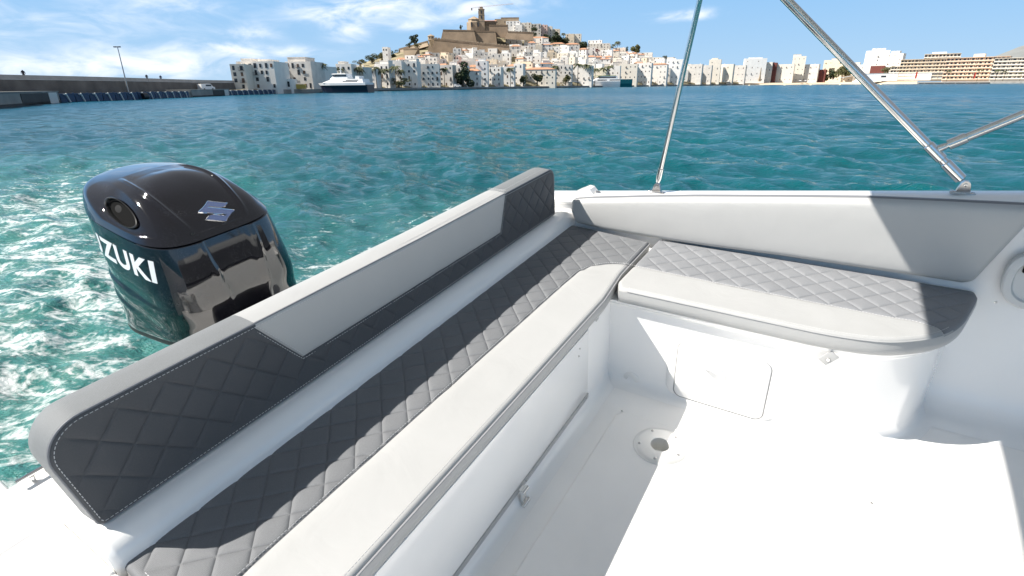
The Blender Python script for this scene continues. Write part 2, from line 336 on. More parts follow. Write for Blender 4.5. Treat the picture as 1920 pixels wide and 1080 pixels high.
def build_sea():
    az = np.concatenate([np.radians(np.arange(-180, -58, 6.0)), np.radians(np.arange(-58, 56, .105)), np.radians(np.arange(56, 180, 6.0))])
    rr = [0.6]
    while rr[-1] < 420: rr.append(rr[-1]*1.008+.004)
    while rr[-1] < 16000: rr.append(rr[-1]*1.06)
    rr = np.array(rr); na, nr = len(az), len(rr)
    A, Rr = np.meshgrid(az, rr); X = (Rr*np.sin(A)).ravel(); Y = (Rr*np.cos(A)).ravel(); r = Rr.ravel()
    sp = np.gradient(rr); SP = np.repeat(sp, na)
    dx = np.zeros_like(X); dy = np.zeros_like(X); Z = np.zeros_like(X)
    K = 64; lam = np.exp(np.linspace(math.log(.32), math.log(7.5), K))
    main = R(200)
    gust = .8+.35*np.sin(X*.05+1.1+.4*np.sin(Y*.03))*np.sin(Y*.041+.6)
    for i in range(K):
        th = main+rng.normal(0, .62); k = 2*math.pi/lam[i]; ph = rng.uniform(0, 6.283)
        st = .043 if lam[i] > .8 else .040
        st = st if lam[i] < 2 else (.029 if lam[i] < 3.5 else .012)
        a = st/k
        fade = np.clip((lam[i]/SP-2.2)/2.0, 0, 1)*gust
        q = k*(X*math.cos(th)+Y*math.sin(th))+ph
        Z += a*fade*np.cos(q); s = np.sin(q)*a*fade*.8
        dx -= s*math.cos(th); dy -= s*math.sin(th)
    # wake: in the boat's axes, measured on the sea
    inv = B2W.T
    bx = inv[0, 0]*X+inv[0, 1]*Y+inv[0, 2]*(-CAMH); by = inv[1, 0]*X+inv[1, 1]*Y+inv[1, 2]*(-CAMH)
    wob = .25*np.sin(by*1.3)+.2*np.sin(by*.7+2)
    def band(c, w, y0, y1, k):
        yy = np.clip((by-y0)/.6, 0, 1)*np.clip((y1-by)/(.45*(y1-y0)), 0, 1)
        return k*np.exp(-((bx-c-wob*.6)/w)**2)*yy
    cl = .75+.36*np.clip(by-4.0, -1.5, 40); ww = .95+.13*np.clip(by-2, 0, 40)
    on = np.clip((by-2.2)/.8, 0, 1)
    foam = 1.0*np.exp(-((bx-cl-wob*.7)/ww)**2)*on*np.clip((24-by)/12, 0, 1)
    aer = .95*np.exp(-((bx-cl)/(ww*1.5))**2)*on*np.clip((26-by)/14, 0, 1)
    foam = np.maximum(foam, .72*np.exp(-((bx+.45)/1.0)**2)*np.clip((by-.8)/.6, 0, 1)*np.clip((9-by)/4, 0, 1))
    aer = np.maximum(aer, .8*np.exp(-((bx+.3)/1.6)**2)*np.clip((by-.5)/.6, 0, 1)*np.clip((12-by)/6, 0, 1))
    def seg(p, q, w, k):                        # a streak of foam between two points
        d = np.array(q)-np.array(p); t = np.clip(((bx-p[0])*d[0]+(by-p[1])*d[1])/(d@d), 0, 1)
        return k*(1-.45*t)*np.exp(-(((bx-p[0]-t*d[0])**2+(by-p[1]-t*d[1]-wob*.3)**2)/w**2))
    for p, q, w, k in (((2.2, 4.2), (3.4, 5.4), .55, .98), ((3.0, 5.0), (7.6, 5.7), .50, .86), ((3.0, 5.3), (6.5, 7.4), .45, .66), ((2.6, 3.9), (5.5, 4.6), .4, .70)):
        foam = np.maximum(foam, seg(p, q, w, k)); aer = np.maximum(aer, seg(p, q, w*2.2, .55))
    turb = np.clip(aer, 0, 1)
    for i in range(26):
        la = rng.uniform(.22, .9); k = 2*math.pi/la; th = rng.uniform(0, 6.283); a = .055/k
        fade = np.clip((la/SP-2.2)/2, 0, 1)*turb
        Z += a*fade*np.cos(k*(X*math.cos(th)+Y*math.sin(th))+rng.uniform(0, 6.28))
    V = np.stack([X+dx, Y+dy, Z], 1)
    idx = np.arange(na*nr).reshape(nr, na)
    q = np.stack([idx[:-1, :-1], idx[:-1, 1:], idx[1:, 1:], idx[1:, :-1]], -1).reshape(-1, 4)
    q2 = np.stack([idx[:-1, -1], idx[:-1, 0], idx[1:, 0], idx[1:, -1]], -1).reshape(-1, 4)
    Q = np.concatenate([q, q2])[:, ::-1]
    me = bpy.data.meshes.new('water'); me.vertices.add(len(V)); me.vertices.foreach_set('co', V.astype(np.float32).ravel())
    me.loops.add(Q.size); me.loops.foreach_set('vertex_index', Q.astype(np.int32).ravel())
    me.polygons.add(len(Q)); me.polygons.foreach_set('loop_start', np.arange(0, Q.size, 4, dtype=np.int32)); me.polygons.foreach_set('loop_total', np.full(len(Q), 4, dtype=np.int32))
    me.update(calc_edges=True); me.validate()
    me.polygons.foreach_set('use_smooth', [True]*len(me.polygons))
    for nm, arr in (('foam', foam), ('aerated', aer), ('range', r)):
        at = me.attributes.new(nm, 'FLOAT', 'POINT'); at.data.foreach_set('value', arr.astype(np.float32))
    me.materials.append(water_material())
    o = link('water', me); tag(o, kind='structure')
build_sea()

# ------------------------------------------------------------------ boat: hull, floor, lockers
FZ = -1.62
boat = boat_thing('motorboat', 'white open motorboat cockpit with stern bench and side locker', 'motorboat', (1.2, 0, FZ))
def ring_dist(P, poly, closed=True):
    P = np.asarray(P, float); poly = np.asarray(poly, float); q = np.roll(poly, -1, 0) if closed else poly[1:]; a = poly if closed else poly[:-1]
    best = np.full(len(P), 1e9)
    for s, e in zip(a, q):
        d = e-s; l2 = d@d
        if l2 < 1e-14: continue
        t = np.clip(((P-s)@d)/l2, 0, 1); best = np.minimum(best, np.hypot(*(P-(s+t[:, None]*d)).T))
    return best
def inside(P, poly):
    P = np.asarray(P, float); c = np.zeros(len(P), bool); n = len(poly)
    for i in range(n):
        x1, y1 = poly[i]; x2, y2 = poly[(i+1) % n]
        if y1 == y2: continue
        k = ((y1 > P[:, 1]) != (y2 > P[:, 1])) & (P[:, 0] < (x2-x1)*(P[:, 1]-y1)/(y2-y1)+x1); c ^= k
    return c
def rounded(pts, rad, n=8, step=None):
    out = []; m = len(pts)
    for i in range(m):
        p0, p, p1 = (Vector(pts[j % m][:2]) for j in (i-1, i, i+1)); r = rad[i] if isinstance(rad, (list, tuple)) else rad
        a = (p0-p).normalized(); b = (p1-p).normalized(); ang = a.angle(b) if a.length and b.length else math.pi
        if r <= 0 or ang > 3.1: out.append((p.x, p.y)); continue
        t = min(r/math.tan(ang/2), (p0-p).length*.49, (p1-p).length*.49); r2 = t*math.tan(ang/2)
        c = p+(a+b).normalized()*(r2/math.sin(ang/2)); s = p+a*t-c; e = p+b*t-c
        a0 = math.atan2(s.y, s.x); d = (math.atan2(e.y, e.x)-a0+math.pi) % (2*math.pi)-math.pi
        for k in range(n+1): out.append((c.x+r2*math.cos(a0+d*k/n), c.y+r2*math.sin(a0+d*k/n)))
    if step:
        res = []
        for i in range(len(out)):
            a, b = np.array(out[i]), np.array(out[(i+1) % len(out)]); k = max(1, int(np.hypot(*(b-a))/step))
            res += [tuple(a+(b-a)*j/k) for j in range(k)]
        out = res
    return out
def area(p): return .5*sum(p[i][0]*p[(i+1) % len(p)][1]-p[(i+1) % len(p)][0]*p[i][1] for i in range(len(p)))
def ccw(p): return list(p) if area(p) > 0 else list(p)[::-1]
def inset(poly, d):
    p = np.asarray(poly, float); t = np.roll(p, -1, 0)-np.roll(p, 1, 0); t /= np.linalg.norm(t, axis=1)[:, None]+1e-12
    return [tuple(q) for q in p+np.stack([-t[:, 1], t[:, 0]], 1)*d]
def smooth_path(pts, n=8):
    pts = [np.array(p, float) for p in pts]; out = []
    for i in range(len(pts)-1):
        p0, p1, p2, p3 = pts[max(i-1, 0)], pts[i], pts[i+1], pts[min(i+2, len(pts)-1)]
        for k in range(n):
            t = k/n; out.append(.5*((2*p1)+(-p0+p2)*t+(2*p0-5*p1+4*p2-p3)*t*t+(-p0+3*p1-3*p2+p3)*t**3))
    out.append(pts[-1]); return [tuple(o) for o in out]

# floor with the hole of the table socket
SOCK = onz(1237, 838, FZ)
def floor_mesh():
    n = 40; cx, cy = SOCK[0], SOCK[1]
    outer = [(-1.2, -2.6), (2.34, -2.6), (2.34, .80), (-1.2, .80)]; hole = [(cx+.045*math.cos(2*math.pi*k/n), cy+.045*math.sin(2*math.pi*k/n)) for k in range(n)]
    vs = [Vector(p) for p in outer+hole]; ed = [(i, (i+1) % 4) for i in range(4)]+[(4+i, 4+(i+1) % n) for i in range(n)]
    v, e, f, *_ = delaunay_2d_cdt(vs, ed, [], 0, 1e-6)
    cen = np.array([np.mean([v[i] for i in t], axis=0) for t in f]); keep = ~inside(cen, hole)
    mb = MB(); mb.add([(p.x, p.y, FZ) for p in v], [t for t, k in zip(f, keep) if k]); return mb
floor = bpart('floor', floor_mesh(), M['floor'], boat, smooth=False)
# raised tread panels on the floor
def panel_on_floor(poly, rad):
    o = ccw(rounded(poly, rad, 6)); mb = MB(); i1 = inset(o, .006)
    n = 40; cx, cy = SOCK[0], SOCK[1]; hole = [(cx+.05*math.cos(2*math.pi*k/n), cy+.05*math.sin(2*math.pi*k/n)) for k in range(n)]
    has = bool(inside(np.array([[cx, cy]]), o)[0])
    mb.loft([[(p[0], p[1], FZ+.0005) for p in o], [(p[0], p[1], FZ+.004) for p in i1]], True)
    vs = [Vector(p) for p in i1]+([Vector(p) for p in hole] if has else []); m = len(i1)
    ed = [(i, (i+1) % m) for i in range(m)]+([(m+i, m+(i+1) % n) for i in range(n)] if has else [])
    v, e, f, *_ = delaunay_2d_cdt(vs, ed, [], 0, 1e-6); cen = np.array([np.mean([v[i] for i in t], axis=0) for t in f]); keep = inside(cen, i1)
    if has: keep &= ~inside(cen, hole)
    mb.add([(p.x, p.y, FZ+.004) for p in v], [t for t, k in zip(f, keep) if k]); return mb
bpart('tread_panel', panel_on_floor([(-.6, .64), (1.80, .64), (1.80, -.30), (-.6, -.30)], .05), M['floor'], floor, smooth=False)
bpart('tread_panel', panel_on_floor([(-.6, -.35), (1.755, -.35), (1.755, -1.9), (-.6, -1.9)], .02), M['floor'], floor, smooth=False)
def screw(c, ax, parent, r=.005):
    mb = MB(); h = .0025; prof = [(0.0008, h*.4), (r*.45, h*.4), (r*.5, h), (r*.9, h*.8), (r, 0)]
    if ax == '-X': mb.lathe([(a, -b) for a, b in prof], c, 'X', 12)
    elif ax == '-Y': mb.lathe([(a, -b) for a, b in prof], c, 'Y', 12)
    else: mb.lathe(prof, c, 'Z', 12)
    return bpart('screw', mb, M['steel'], parent)
for (u, v) in ((1166, 771), (1634, 943)): p = onz(u, v, FZ+.004); screw((p[0], p[1], FZ+.004), 'Z', floor)

# table socket
sk = bpart('table_socket', MB().lathe([(.037, .008), (.0385, .0095), (.085, .0085), (.100, .006), (.1045, .003), (.105, .0)], (SOCK[0], SOCK[1], FZ+.004), 'Z', 64), mat('pearl_flange', (.86, .85, .83), .42, metal=.65), boat)
bpart('cup', MB().lathe([(.0005, -.050), (.034, -.050), (.0365, -.046), (.0368, .008)], (SOCK[0], SOCK[1], FZ+.004), 'Z', 40), mat('cup_metal', (.78, .77, .74), .35, metal=.25), sk)
for k in range(5):
    a = R(72*k+40); screw((SOCK[0]+.082*math.cos(a), SOCK[1]+.082*math.sin(a), FZ+.0125), 'Z', sk, .006)

# bench front, with door, hinge strip and latch
WY = .775
def bench_wall():
    mb = MB(); prof = [(WY+.03, -1.165), (WY+.006, -1.175), (WY, -1.19), (WY, -1.56), (WY-.004, -1.59), (WY-.014, -1.608), (WY-.03, -1.617), (WY-.06, FZ+.0008)]
    mb.loft([[(x, y, z) for (y, z) in prof] for x in np.linspace(.05, 2.03, 24)], False); return mb
bench = bpart('bench_box', bench_wall(), M['gelcoat'], boat)
mb = MB(); mb.box((.87, WY-.002, -1.372), (1.76, .008, .335), .003); bpart('door', mb, M['gelcoat'], bench)
def hinge_strip():
    mb = MB(); mb.box((.86, WY-.004, -1.552), (1.79, .010, .024), .002); return mb
hs = bpart('hinge_strip', hinge_strip(), M['alu'], bench, angle=25)
for x in (.70, 1.20, 1.73): screw((x, WY-.009, -1.552), '-Y', hs, .004)
lp = ony(977, 930, WY-.01)
mb = MB(); mb.box((lp[0], WY-.014, lp[2]+.034), (.030, .022, .022), .003).box((lp[0], WY-.020, lp[2]-.006), (.028, .010, .078), .003).tube([(lp[0]-.018, WY-.028, lp[2]+.040), (lp[0]+.018, WY-.028, lp[2]+.040)], .008, 10)
mb.tube([(lp[0]-.022, WY-.028, lp[2]-.024), (lp[0]+.022, WY-.028, lp[2]-.024)], .009, 10).box((lp[0], WY-.014, lp[2]-.042), (.022, .020, .016), .003)
bpart('latch', mb, M['chrome'], bench)
for (u, v) in ((1087, 654), (1085, 668)): p = ony(u, v, WY-.006); screw((p[0], WY-.006, p[2]), '-Y', bench, .004)
# seat deck and transom moulding with its half-round bar
mb = MB(); mb.box((1.40, 1.10, -1.186), (2.36, .62, .026), .004); bpart('seat_deck', mb, M['gelcoat'], boat)
def transom():
    prof = [(1.225, -1.19), (1.228, -1.11), (1.236, -1.075), (1.252, -1.050), (1.275, -1.036), (1.30, -1.031), (1.46, -1.031), (1.50, -1.04), (1.515, -1.07), (1.52, -1.35), (1.50, -1.75), (1.45, -2.7)]
    xs = np.concatenate([[.17, .171, .175, .185], np.linspace(.19, 2.55, 40), [2.56, 2.60]])
    rings = []
    for x in xs:
        e = max(0, (.20-x)/.03); rings.append([(x, y+(.012*e*e if i < 5 else 0), z-.006*e*e) for i, (y, z) in enumerate(prof)])
    mb = MB(); mb.loft(rings, False); mb.add(rings[0]+[(.17, 1.225, -2.7)], [tuple(range(len(prof)+1))]); return mb
bpart('transom', transom(), M['gelcoat'], boat)
# stern passage and swim deck to port
mb = MB(); mb.box((-.36, 1.00, -1.13), (1.06, .46, .07), .012).box((-.14, 1.655, -1.135), (1.50, .24, .07), .012).box((-.36, 1.38, -1.135), (1.06, .29, .07), .012).box((-.36, 1.20, -1.42), (1.04, .95, .52), .01)
bpart('stern_passage', mb, M['gelcoat'], boat)
p = onz(45, 905, -1.13)
mb = MB(); mb.box((-.02, 1.86, -1.15), (.34, .19, .075), .02); bpart('swim_step', mb, M['gelcoat'], boat)
p = onz(76, 890, -1.09)
mb = MB(); mb.tube([(p[0]-.018, p[1], -1.11), (p[0]-.018, p[1], -1.078)], .008, 12).tube([(p[0]+.018, p[1], -1.11), (p[0]+.018, p[1], -1.078)], .008, 12).tube([(p[0]-.05, p[1], -1.074), (p[0]+.05, p[1], -1.074)], [.007, .007], 12)
bpart('cleat', mb, M['chrome'], boat)
mb = MB(); mb.box((.6, 1.8, -1.75), (2.2, .5, .5), .03); bpart('engine_bracket', mb, M['gelcoat'], boat)

# gunwale, hull side and inner liner
def gz(y): return -.930+(1.07-y)*.122
def gunwale():
    prof = [(2.60, -.045), (2.578, -.040), (2.573, -.026), (2.577, -.010), (2.592, -.002), (2.612, 0), (2.695, 0), (2.718, -.004), (2.734, -.020), (2.738, -.05), (2.730, -.10), (2.742, -.12), (2.735, -.55), (2.64, -1.25), (2.45, -2.0)]
    mb = MB(); mb.loft([[(x, y, gz(y)+z) for (x, z) in prof] for y in np.linspace(1.75, -3.2, 60)], False); return mb
bpart('gunwale', gunwale(), M['gelcoat'], boat, angle=60)
def liner():
    rings = []
    for y in np.linspace(1.70, -3.0, 70):
        t = min(max((-.30-y)/.12, 0), 1); t = t*t*(3-2*t)
        a = [(2.592, gz(y)-.035), (2.592, -1.02), (2.590, -1.075), (2.586, -1.118), (2.580, -1.145), (2.565, -1.165), (2.53, -1.176), (2.49, -1.19), (2.44, -1.2)]
        b = [(2.592, gz(y)-.035), (2.575, -1.00), (2.555, -1.12), (2.52, -1.28), (2.475, -1.45), (2.45, -1.53), (2.42, -1.585), (2.38, -1.612), (2.30, FZ+.001)]
        rings.append([(p[0]*(1-t)+q[0]*t, y, p[1]*(1-t)+q[1]*t) for p, q in zip(a, b)])
    mb = MB(); mb.loft(rings, False); return mb
bpart('side_liner', liner(), M['gelcoat'], boat, angle=80)
mb = MB(); mb.box((-.95, 0, -1.35), (.12, 5, 1.0), .03); bpart('port_side', mb, M['gelcoat'], boat)

# side locker with rounded end
LOCK_TOP = smooth_path([(1.96, .752), (1.960, .40), (1.960, .10), (1.966, -.08), (1.998, -.235), (2.065, -.345), (2.150, -.425), (2.26, -.480), (2.40, -.520), (2.50, -.545)], 8)
LOCK_BODY = LOCK_TOP+[(2.57, -.562)]
def locker():
    body = [(x, y) for x, y in LOCK_BODY]; body[0] = (1.96, .79)
    pts = np.array(body); t = np.gradient(pts, axis=0); t /= np.linalg.norm(t, axis=1)[:, None]; nrm = np.stack([-t[:, 1], t[:, 0]], 1)
    nrm = np.where((nrm[:, :1]*1 + 0) < 0, -nrm, nrm)     # towards the hull side
    rings = []
    for z, d in ((-1.172, .012), (-1.180, .014), (-1.190, .020), (-1.196, .034), (-1.215, .040), (-1.40, .040), (-1.56, .040), (-1.592, .034), (-1.610, .018), (-1.617, .004), (FZ+.0009, -.022)):
        rings.append([(p[0]+n[0]*d, p[1]+n[1]*d, z) for p, n in zip(pts, nrm)])
    mb = MB(); mb.loft(rings, False)
    top = [(p[0]+n[0]*.012, p[1]+n[1]*.012, -1.172) for p, n in zip(pts, nrm)]
    mb.add(top+[(2.57, -.56, -1.172), (2.57, .79, -1.172)], [tuple(range(len(top)+2))])
    return mb
lock = bpart('side_locker', locker(), M['gelcoat'], boat, angle=60)
LX = 2.0
def yz(u, v, x=LX): p = onx(u, v, x); return (p[1], p[2])
def hatch():
    a = yz(1258, 632); b = yz(1447, 675); c = yz(1436, 788); zb = c[1]+.002
    y0, y1 = .455, yz(1440, 730)[0]; z1 = a[1]; z0 = zb
    return y0, y1, z0, z1
hy0, hy1, hz0, hz1 = hatch()
def plate_x(poly, x0, x1, bev=.004):
    o = ccw(poly); mb = MB()
    mb.loft([[(x0, p[0], p[1]) for p in o], [(x1+bev, p[0], p[1]) for p in o], [(x1, p[0], p[1]) for p in inset(o, bev)]], True, True); return mb
bez = rounded([(hy0+.045, hz0-.02), (hy1-.045, hz0-.02), (hy1-.045, hz1+.045), (hy0+.045, hz1+.045)], .07, 8)
bz = bpart('hatch_frame', plate_x(bez, LX+.002, LX-.014, .016), M['gelcoat'], lock, angle=50)
door = rounded([(hy0, hz0), (hy1, hz0), (hy1, hz1), (hy0, hz1)], .035, 8)
hd = bpart('hatch_door', plate_x(door, LX-.013, LX-.020, .005), M['gelcoat'], lock, angle=50)
gr = rounded([(hy0+.0035, hz0-.0035), (hy1-.0035, hz0-.0035), (hy1-.0035, hz1+.0035), (hy0+.0035, hz1+.0035)], .038, 8)
mb = MB(); o_ = ccw(gr); i_ = inset(o_, .005); mb.loft([[(LX-.0146, p[0], p[1]) for p in o_], [(LX-.0146, p[0], p[1]) for p in i_]], True); bpart('gasket', mb, mat('gasket_grey', (.25, .25, .25), .6), lock)
hk = onx(1343, 690, LX-.016)
mb = MB(); pts = smooth_path([(LX-.018, hk[1]+.052, hk[2]-.010), (LX-.046, hk[1]+.040, hk[2]+.014), (LX-.058, hk[1]+.006, hk[2]+.026), (LX-.050, hk[1]-.028, hk[2]+.010), (LX-.020, hk[1]-.046, hk[2]-.034)], 6)
rings = []
for i, q in enumerate(pts):
    w = .016*math.sin(math.pi*min(max(i/(len(pts)-1), .12), .88)); rings.append([(q[0]+dx, q[1]+dy, q[2]+dz) for dx, dy, dz in ((-.004, 0, w), (-.005, 0, 0), (-.004, 0, -w), (.003, 0, -w), (.003, 0, w))])
mb.loft(rings, True, True); bpart('pull_handle', mb, M['gelcoat'], hd)
dc = onx(1184, 711, LX)
dr = bpart('drain_ring', MB().lathe([(.020, -.004), (.021, -.008), (.036, -.006), (.040, -.003), (.041, .003)], (LX, dc[1], dc[2]), 'X', 40), bpy.data.materials['pearl_flange'], lock)
bpart('drain_bore', MB().lathe([(.0005, -.0015), (.0195, -.0015), (.0205, -.006)], (LX, dc[1], dc[2]), 'X', 32), mat('drain_grey', (.10, .10, .095), .6), dr)

# moulded oval pocket in the side liner
pc = onx(1958, 528, 2.535)
def oval(ry, rz, x, n=56, k=2.6):
    out = []
    for i in range(n):
        a = 2*math.pi*i/n; c, s = math.cos(a), math.sin(a)
        out.append((x, pc[1]+ry*math.copysign(abs(c)**(2/k), c), pc[2]+rz*math.copysign(abs(s)**(2/k), s)))
    return out
mb = MB()
sl_ = lambda ring: [(p[0]+(p[2]-pc[2])*.16, p[1], p[2]) for p in ring]
mb.loft([sl_(oval(.120, .110, 2.545)), sl_(oval(.120, .110, 2.515)), sl_(oval(.114, .104, 2.509)), sl_(oval(.094, .086, 2.508)), sl_(oval(.091, .083, 2.512)), sl_(oval(.088, .080, 2.517)), sl_(oval(.07, .062, 2.519)), sl_(oval(.002, .002, 2.519))], True)
pk = bpart('side_pocket', mb, mat('pocket_grey', (.62, .615, .60), .45), boat)
mb = MB(); mb.box((2.527, pc[1], pc[2]+.045), (.03, .15, .034), .006); bpart('pocket_slot', mb, M['hole'], pk)
q = onx(1867, 567, 2.505); screw((2.506, q[1], q[2]), '-X', pk, .005)

# fairlead on the aft gunwale
fy = onx(1100, 355, 2.66)[1]
mb = MB(); mb.prism([(-.075, 0), (.07, 0), (.045, .014), (-.01, .040), (-.035, .036), (-.06, .008)], -.035, .035, lambda a, b, c: (2.655+c, fy-a*-1, gz(fy)+b-.002))
fl = bpart('fairlead', mb, M['gelcoat'], boat, smooth=False)
mb = MB(); mb.tube([(2.655, fy-.085, gz(fy)+.010), (2.655, fy-.060, gz(fy)+.012)], .010, 12); bpart('fairlead_roller', mb, M['chrome'], fl)

# ------------------------------------------------------------------ upholstery
PER = .0778
OFFS = [0, .0022, .006, .013, .024, .0389, -.0022, -.006, -.013, -.024]
def quilt_points(x0, x1, y0, y1, ph=(0, 0)):
    r2 = math.sqrt(.5); L_ = int((abs(x1-x0)+abs(y1-y0))/PER)+4
    c = ((x0+x1)/2, (y0+y1)/2); ia = round(((c[0]-ph[0])+(c[1]-ph[1]))*r2/PER); ib = round(((c[0]-ph[0])-(c[1]-ph[1]))*r2/PER)
    A = np.array([(ia+i)*PER+o for i in range(-L_, L_+1) for o in OFFS]); Bv = np.array([(ib+i)*PER+o for i in range(-L_, L_+1) for o in OFFS])
    a, b = np.meshgrid(A, Bv); u = ((a+b)*r2).ravel()+ph[0]; v = ((a-b)*r2).ravel()+ph[1]
    k = (u > x0) & (u < x1) & (v > y0) & (v < y1); return np.stack([u[k], v[k]], 1)
def quilt_h(P, ph, depth=.0075):
    r2 = math.sqrt(.5); a = ((P[:, 0]-ph[0])+(P[:, 1]-ph[1]))*r2/PER; b = ((P[:, 0]-ph[0])-(P[:, 1]-ph[1]))*r2/PER
    d1 = np.abs(a-np.round(a))*PER; d2 = np.abs(b-np.round(b))*PER; d = np.minimum(d1, d2)
    return -depth*(.55*np.exp(-d/.0035)+.45*np.exp(-d/.014))
def grid_points(x0, x1, y0, y1, s):
    a, b = np.meshgrid(np.arange(x0, x1, s), np.arange(y0, y1, s)); return np.stack([a.ravel(), b.ravel()], 1)
def pad(outline, seams, region, quilted, ph, fr, er, parts, plain_step=.03, bulge=None, qdepth=.0055):
    """outline, seams: 2D; region(P)->index; fr(u,v,h)->boat point; parts: list of MB filled per region"""
    o = ccw(outline); oa = np.array(o); x0, y0 = oa.min(0); x1, y1 = oa.max(0)
    rings = [inset(o, d) for d in (0, er*.12, er*.4, er*.75, er*1.15)]
    pts = [tuple(p) for r in rings for p in r]; n = len(o); ed = [(k*n+i, k*n+(i+1) % n) for k in range(len(rings)) for i in range(n)]
    for s in seams:
        b = len(pts); pts += [tuple(p) for p in s]; ed += [(b+i, b+i+1) for i in range(len(s)-1)]
    Q = quilt_points(x0, x1, y0, y1, ph); Q = Q[np.isin(region(Q), quilted)] if len(quilted) else Q[:0]
    G = grid_points(x0+.01, x1, y0+.01, y1, plain_step); G = G[~np.isin(region(G), quilted)]
    I = np.concatenate([Q, G]); dd = ring_dist(I, oa); keep = inside(I, o) & (dd > er*1.2+.002)
    for s in seams: keep &= ring_dist(I, np.array(s), False) > .004
    I = I[keep]
    # rows beside each seam let the surface dip into it
    for s in seams:
        sa = np.array(s)
        for w in (-.008, -.003, .003, .008):
            t = np.gradient(sa, axis=0); t /= np.linalg.norm(t, axis=1)[:, None]+1e-12; S = sa+np.stack([-t[:, 1], t[:, 0]], 1)*w
            S = S[inside(S, o) & (ring_dist(S, oa) > er*1.2+.002)]
            I = np.concatenate([I, S])
    allp = [Vector(p) for p in pts]+[Vector(p) for p in I]
    v, e, f, *_ = delaunay_2d_cdt(allp, ed, [], 0, 1e-5)
    V = np.array([tuple(p) for p in v]); T = np.array([t for t in f if len(t) == 3]); cen = V[T].mean(1); T = T[inside(cen, o)]; cen = V[T].mean(1)
    reg = region(cen); vreg_q = np.isin(region(V), quilted)
    d = ring_dist(V, oa); hh = np.zeros(len(V)); k = d < er; hh[k] -= er-np.sqrt(np.maximum(er**2-(er-d[k])**2, 0))
    sm = np.ones(len(V))
    for s in seams:
        ds = ring_dist(V, np.array(s), False); hh -= .004*np.exp(-ds/.003)+.003*np.exp(-ds/.015); sm = np.minimum(sm, np.clip(ds/.01, 0, 1))
    if len(quilted): hh += np.where(vreg_q, quilt_h(V, ph, qdepth), -.001)*np.clip((d-.008)/.035, 0, 1)
    if bulge: hh += bulge(V, d)
    W = [fr(p[0], p[1], h) for p, h in zip(V, hh)]
    for i, mbp in enumerate(parts):
        t = T[reg == i]
        if len(t) == 0: continue
        used = np.unique(t); mp = {u: j for j, u in enumerate(used)}
        mbp.add([W[u] for u in used], [tuple(mp[q] for q in tr) for tr in t])
    return o
def stitches(mb, path, fr, off=0.0, h=.0008, seg=.0065, gap=.0040, r=.0009):
    pa = np.array(path, float)
    if off:
        t = np.gradient(pa, axis=0); t /= np.linalg.norm(t, axis=1)[:, None]+1e-12; pa = pa+np.stack([-t[:, 1], t[:, 0]], 1)*off
    L_ = np.concatenate([[0], np.cumsum(np.hypot(*np.diff(pa, axis=0).T))]); s = 0
    while s+seg < L_[-1]:
        a, b = [np.array([np.interp(x, L_, pa[:, 0]), np.interp(x, L_, pa[:, 1])]) for x in (s, s+seg)]
        mb.tube([fr(a[0], a[1], h), fr(b[0], b[1], h)], r, 4); s += seg+gap
def boxing(o, fr, er, T, mb, und=.012):
    """side band under a rounded top edge"""
    n = len(o); rings = [[fr(p[0], p[1], -er) for p in o], [fr(p[0], p[1], -er-.004) for p in o], [fr(p[0], p[1], -T*.5) for p in inset(o, -.003)], [fr(p[0], p[1], -T+.008) for p in o], [fr(p[0], p[1], -T) for p in inset(o, .008)]]
    mb.loft(rings, True, False); return mb

# --- stern bench seat cushion
SZ = -1.10
bc = boat_thing('seat_cushion', 'long quilted grey seat cushion with white front strip on the stern bench', 'seat cushion', (1.3, 1.0, -1.17))
out_b = rounded([(.165, .745), (1.85, .747), (2.10, .772), (2.495, .772), (2.552, 1.240), (.186, 1.262)], [.03, 0, 0, .012, .02, .03], 6, .03)
seam_b = smooth_path([(.16, .972), (.6, .970), (1.3, .963), (1.95, .955), (2.07, .940), (2.145, .895), (2.185, .835), (2.200, .772)], 10)
def reg_b(P):
    P = np.asarray(P); yl = np.interp(P[:, 0], [p[0] for p in seam_b], [p[1] for p in seam_b]); return np.where((P[:, 1] < yl) & (P[:, 0] < 2.2), 1, 0)
frb = lambda u, v, h: (u, v, SZ+h)
pa, pb = MB(), MB()
def wrinkle(V, d):
    w = np.exp(-((V[:, 0]-2.07)/.09)**2)*np.exp(-((V[:, 1]-.90)/.05)**2); return .004*w*np.sin(V[:, 0]*95+V[:, 1]*30)
ob = pad(out_b, [seam_b], reg_b, [0], (.035, .02), frb, .014, [pa, pb], .025, wrinkle)
bpart('quilted_panel', pa, M['fabric'], bc, angle=70); bpart('front_strip', pb, M['vinyl'], bc, angle=70)
bx = MB(); boxing(ob, frb, .014, .07, bx); bpart('side_band', bx, M['vinyl'], bc)
edge = [p for p in inset(ob, .004) if p[1] < .80]; edge.sort()
mb = MB(); mb.tube([(p[0], p[1]-.006, SZ-.013) for p in edge], .0035, 8); bpart('piping', mb, mat('pale_piping', (.36, .36, .37), .5), bc)
mb = MB(); stitches(mb, edge, frb, .012, .0002); stitches(mb, seam_b, frb, .006, -.002); stitches(mb, [p for p in sorted(inset(ob, .02), key=lambda p: p[1]) if p[0] < .23 and p[1] < 1.2], frb, 0, -.0005); bpart('stitching', mb, M['thread'], bc)
tp = ony(1122, 592, .752)
mb = MB(); mb.box((tp[0], .757, tp[2]+.004), (.026, .004, .056), .0015); tb = bpart('snap_tab', mb, M['vinyl'], bc)
bpart('snap', MB().lathe([(.0006, -.005), (.005, -.0045), (.0065, -.0015), (.0065, 0)], (tp[0], .755, tp[2]-.006), 'Y', 14), M['chrome'], tb)

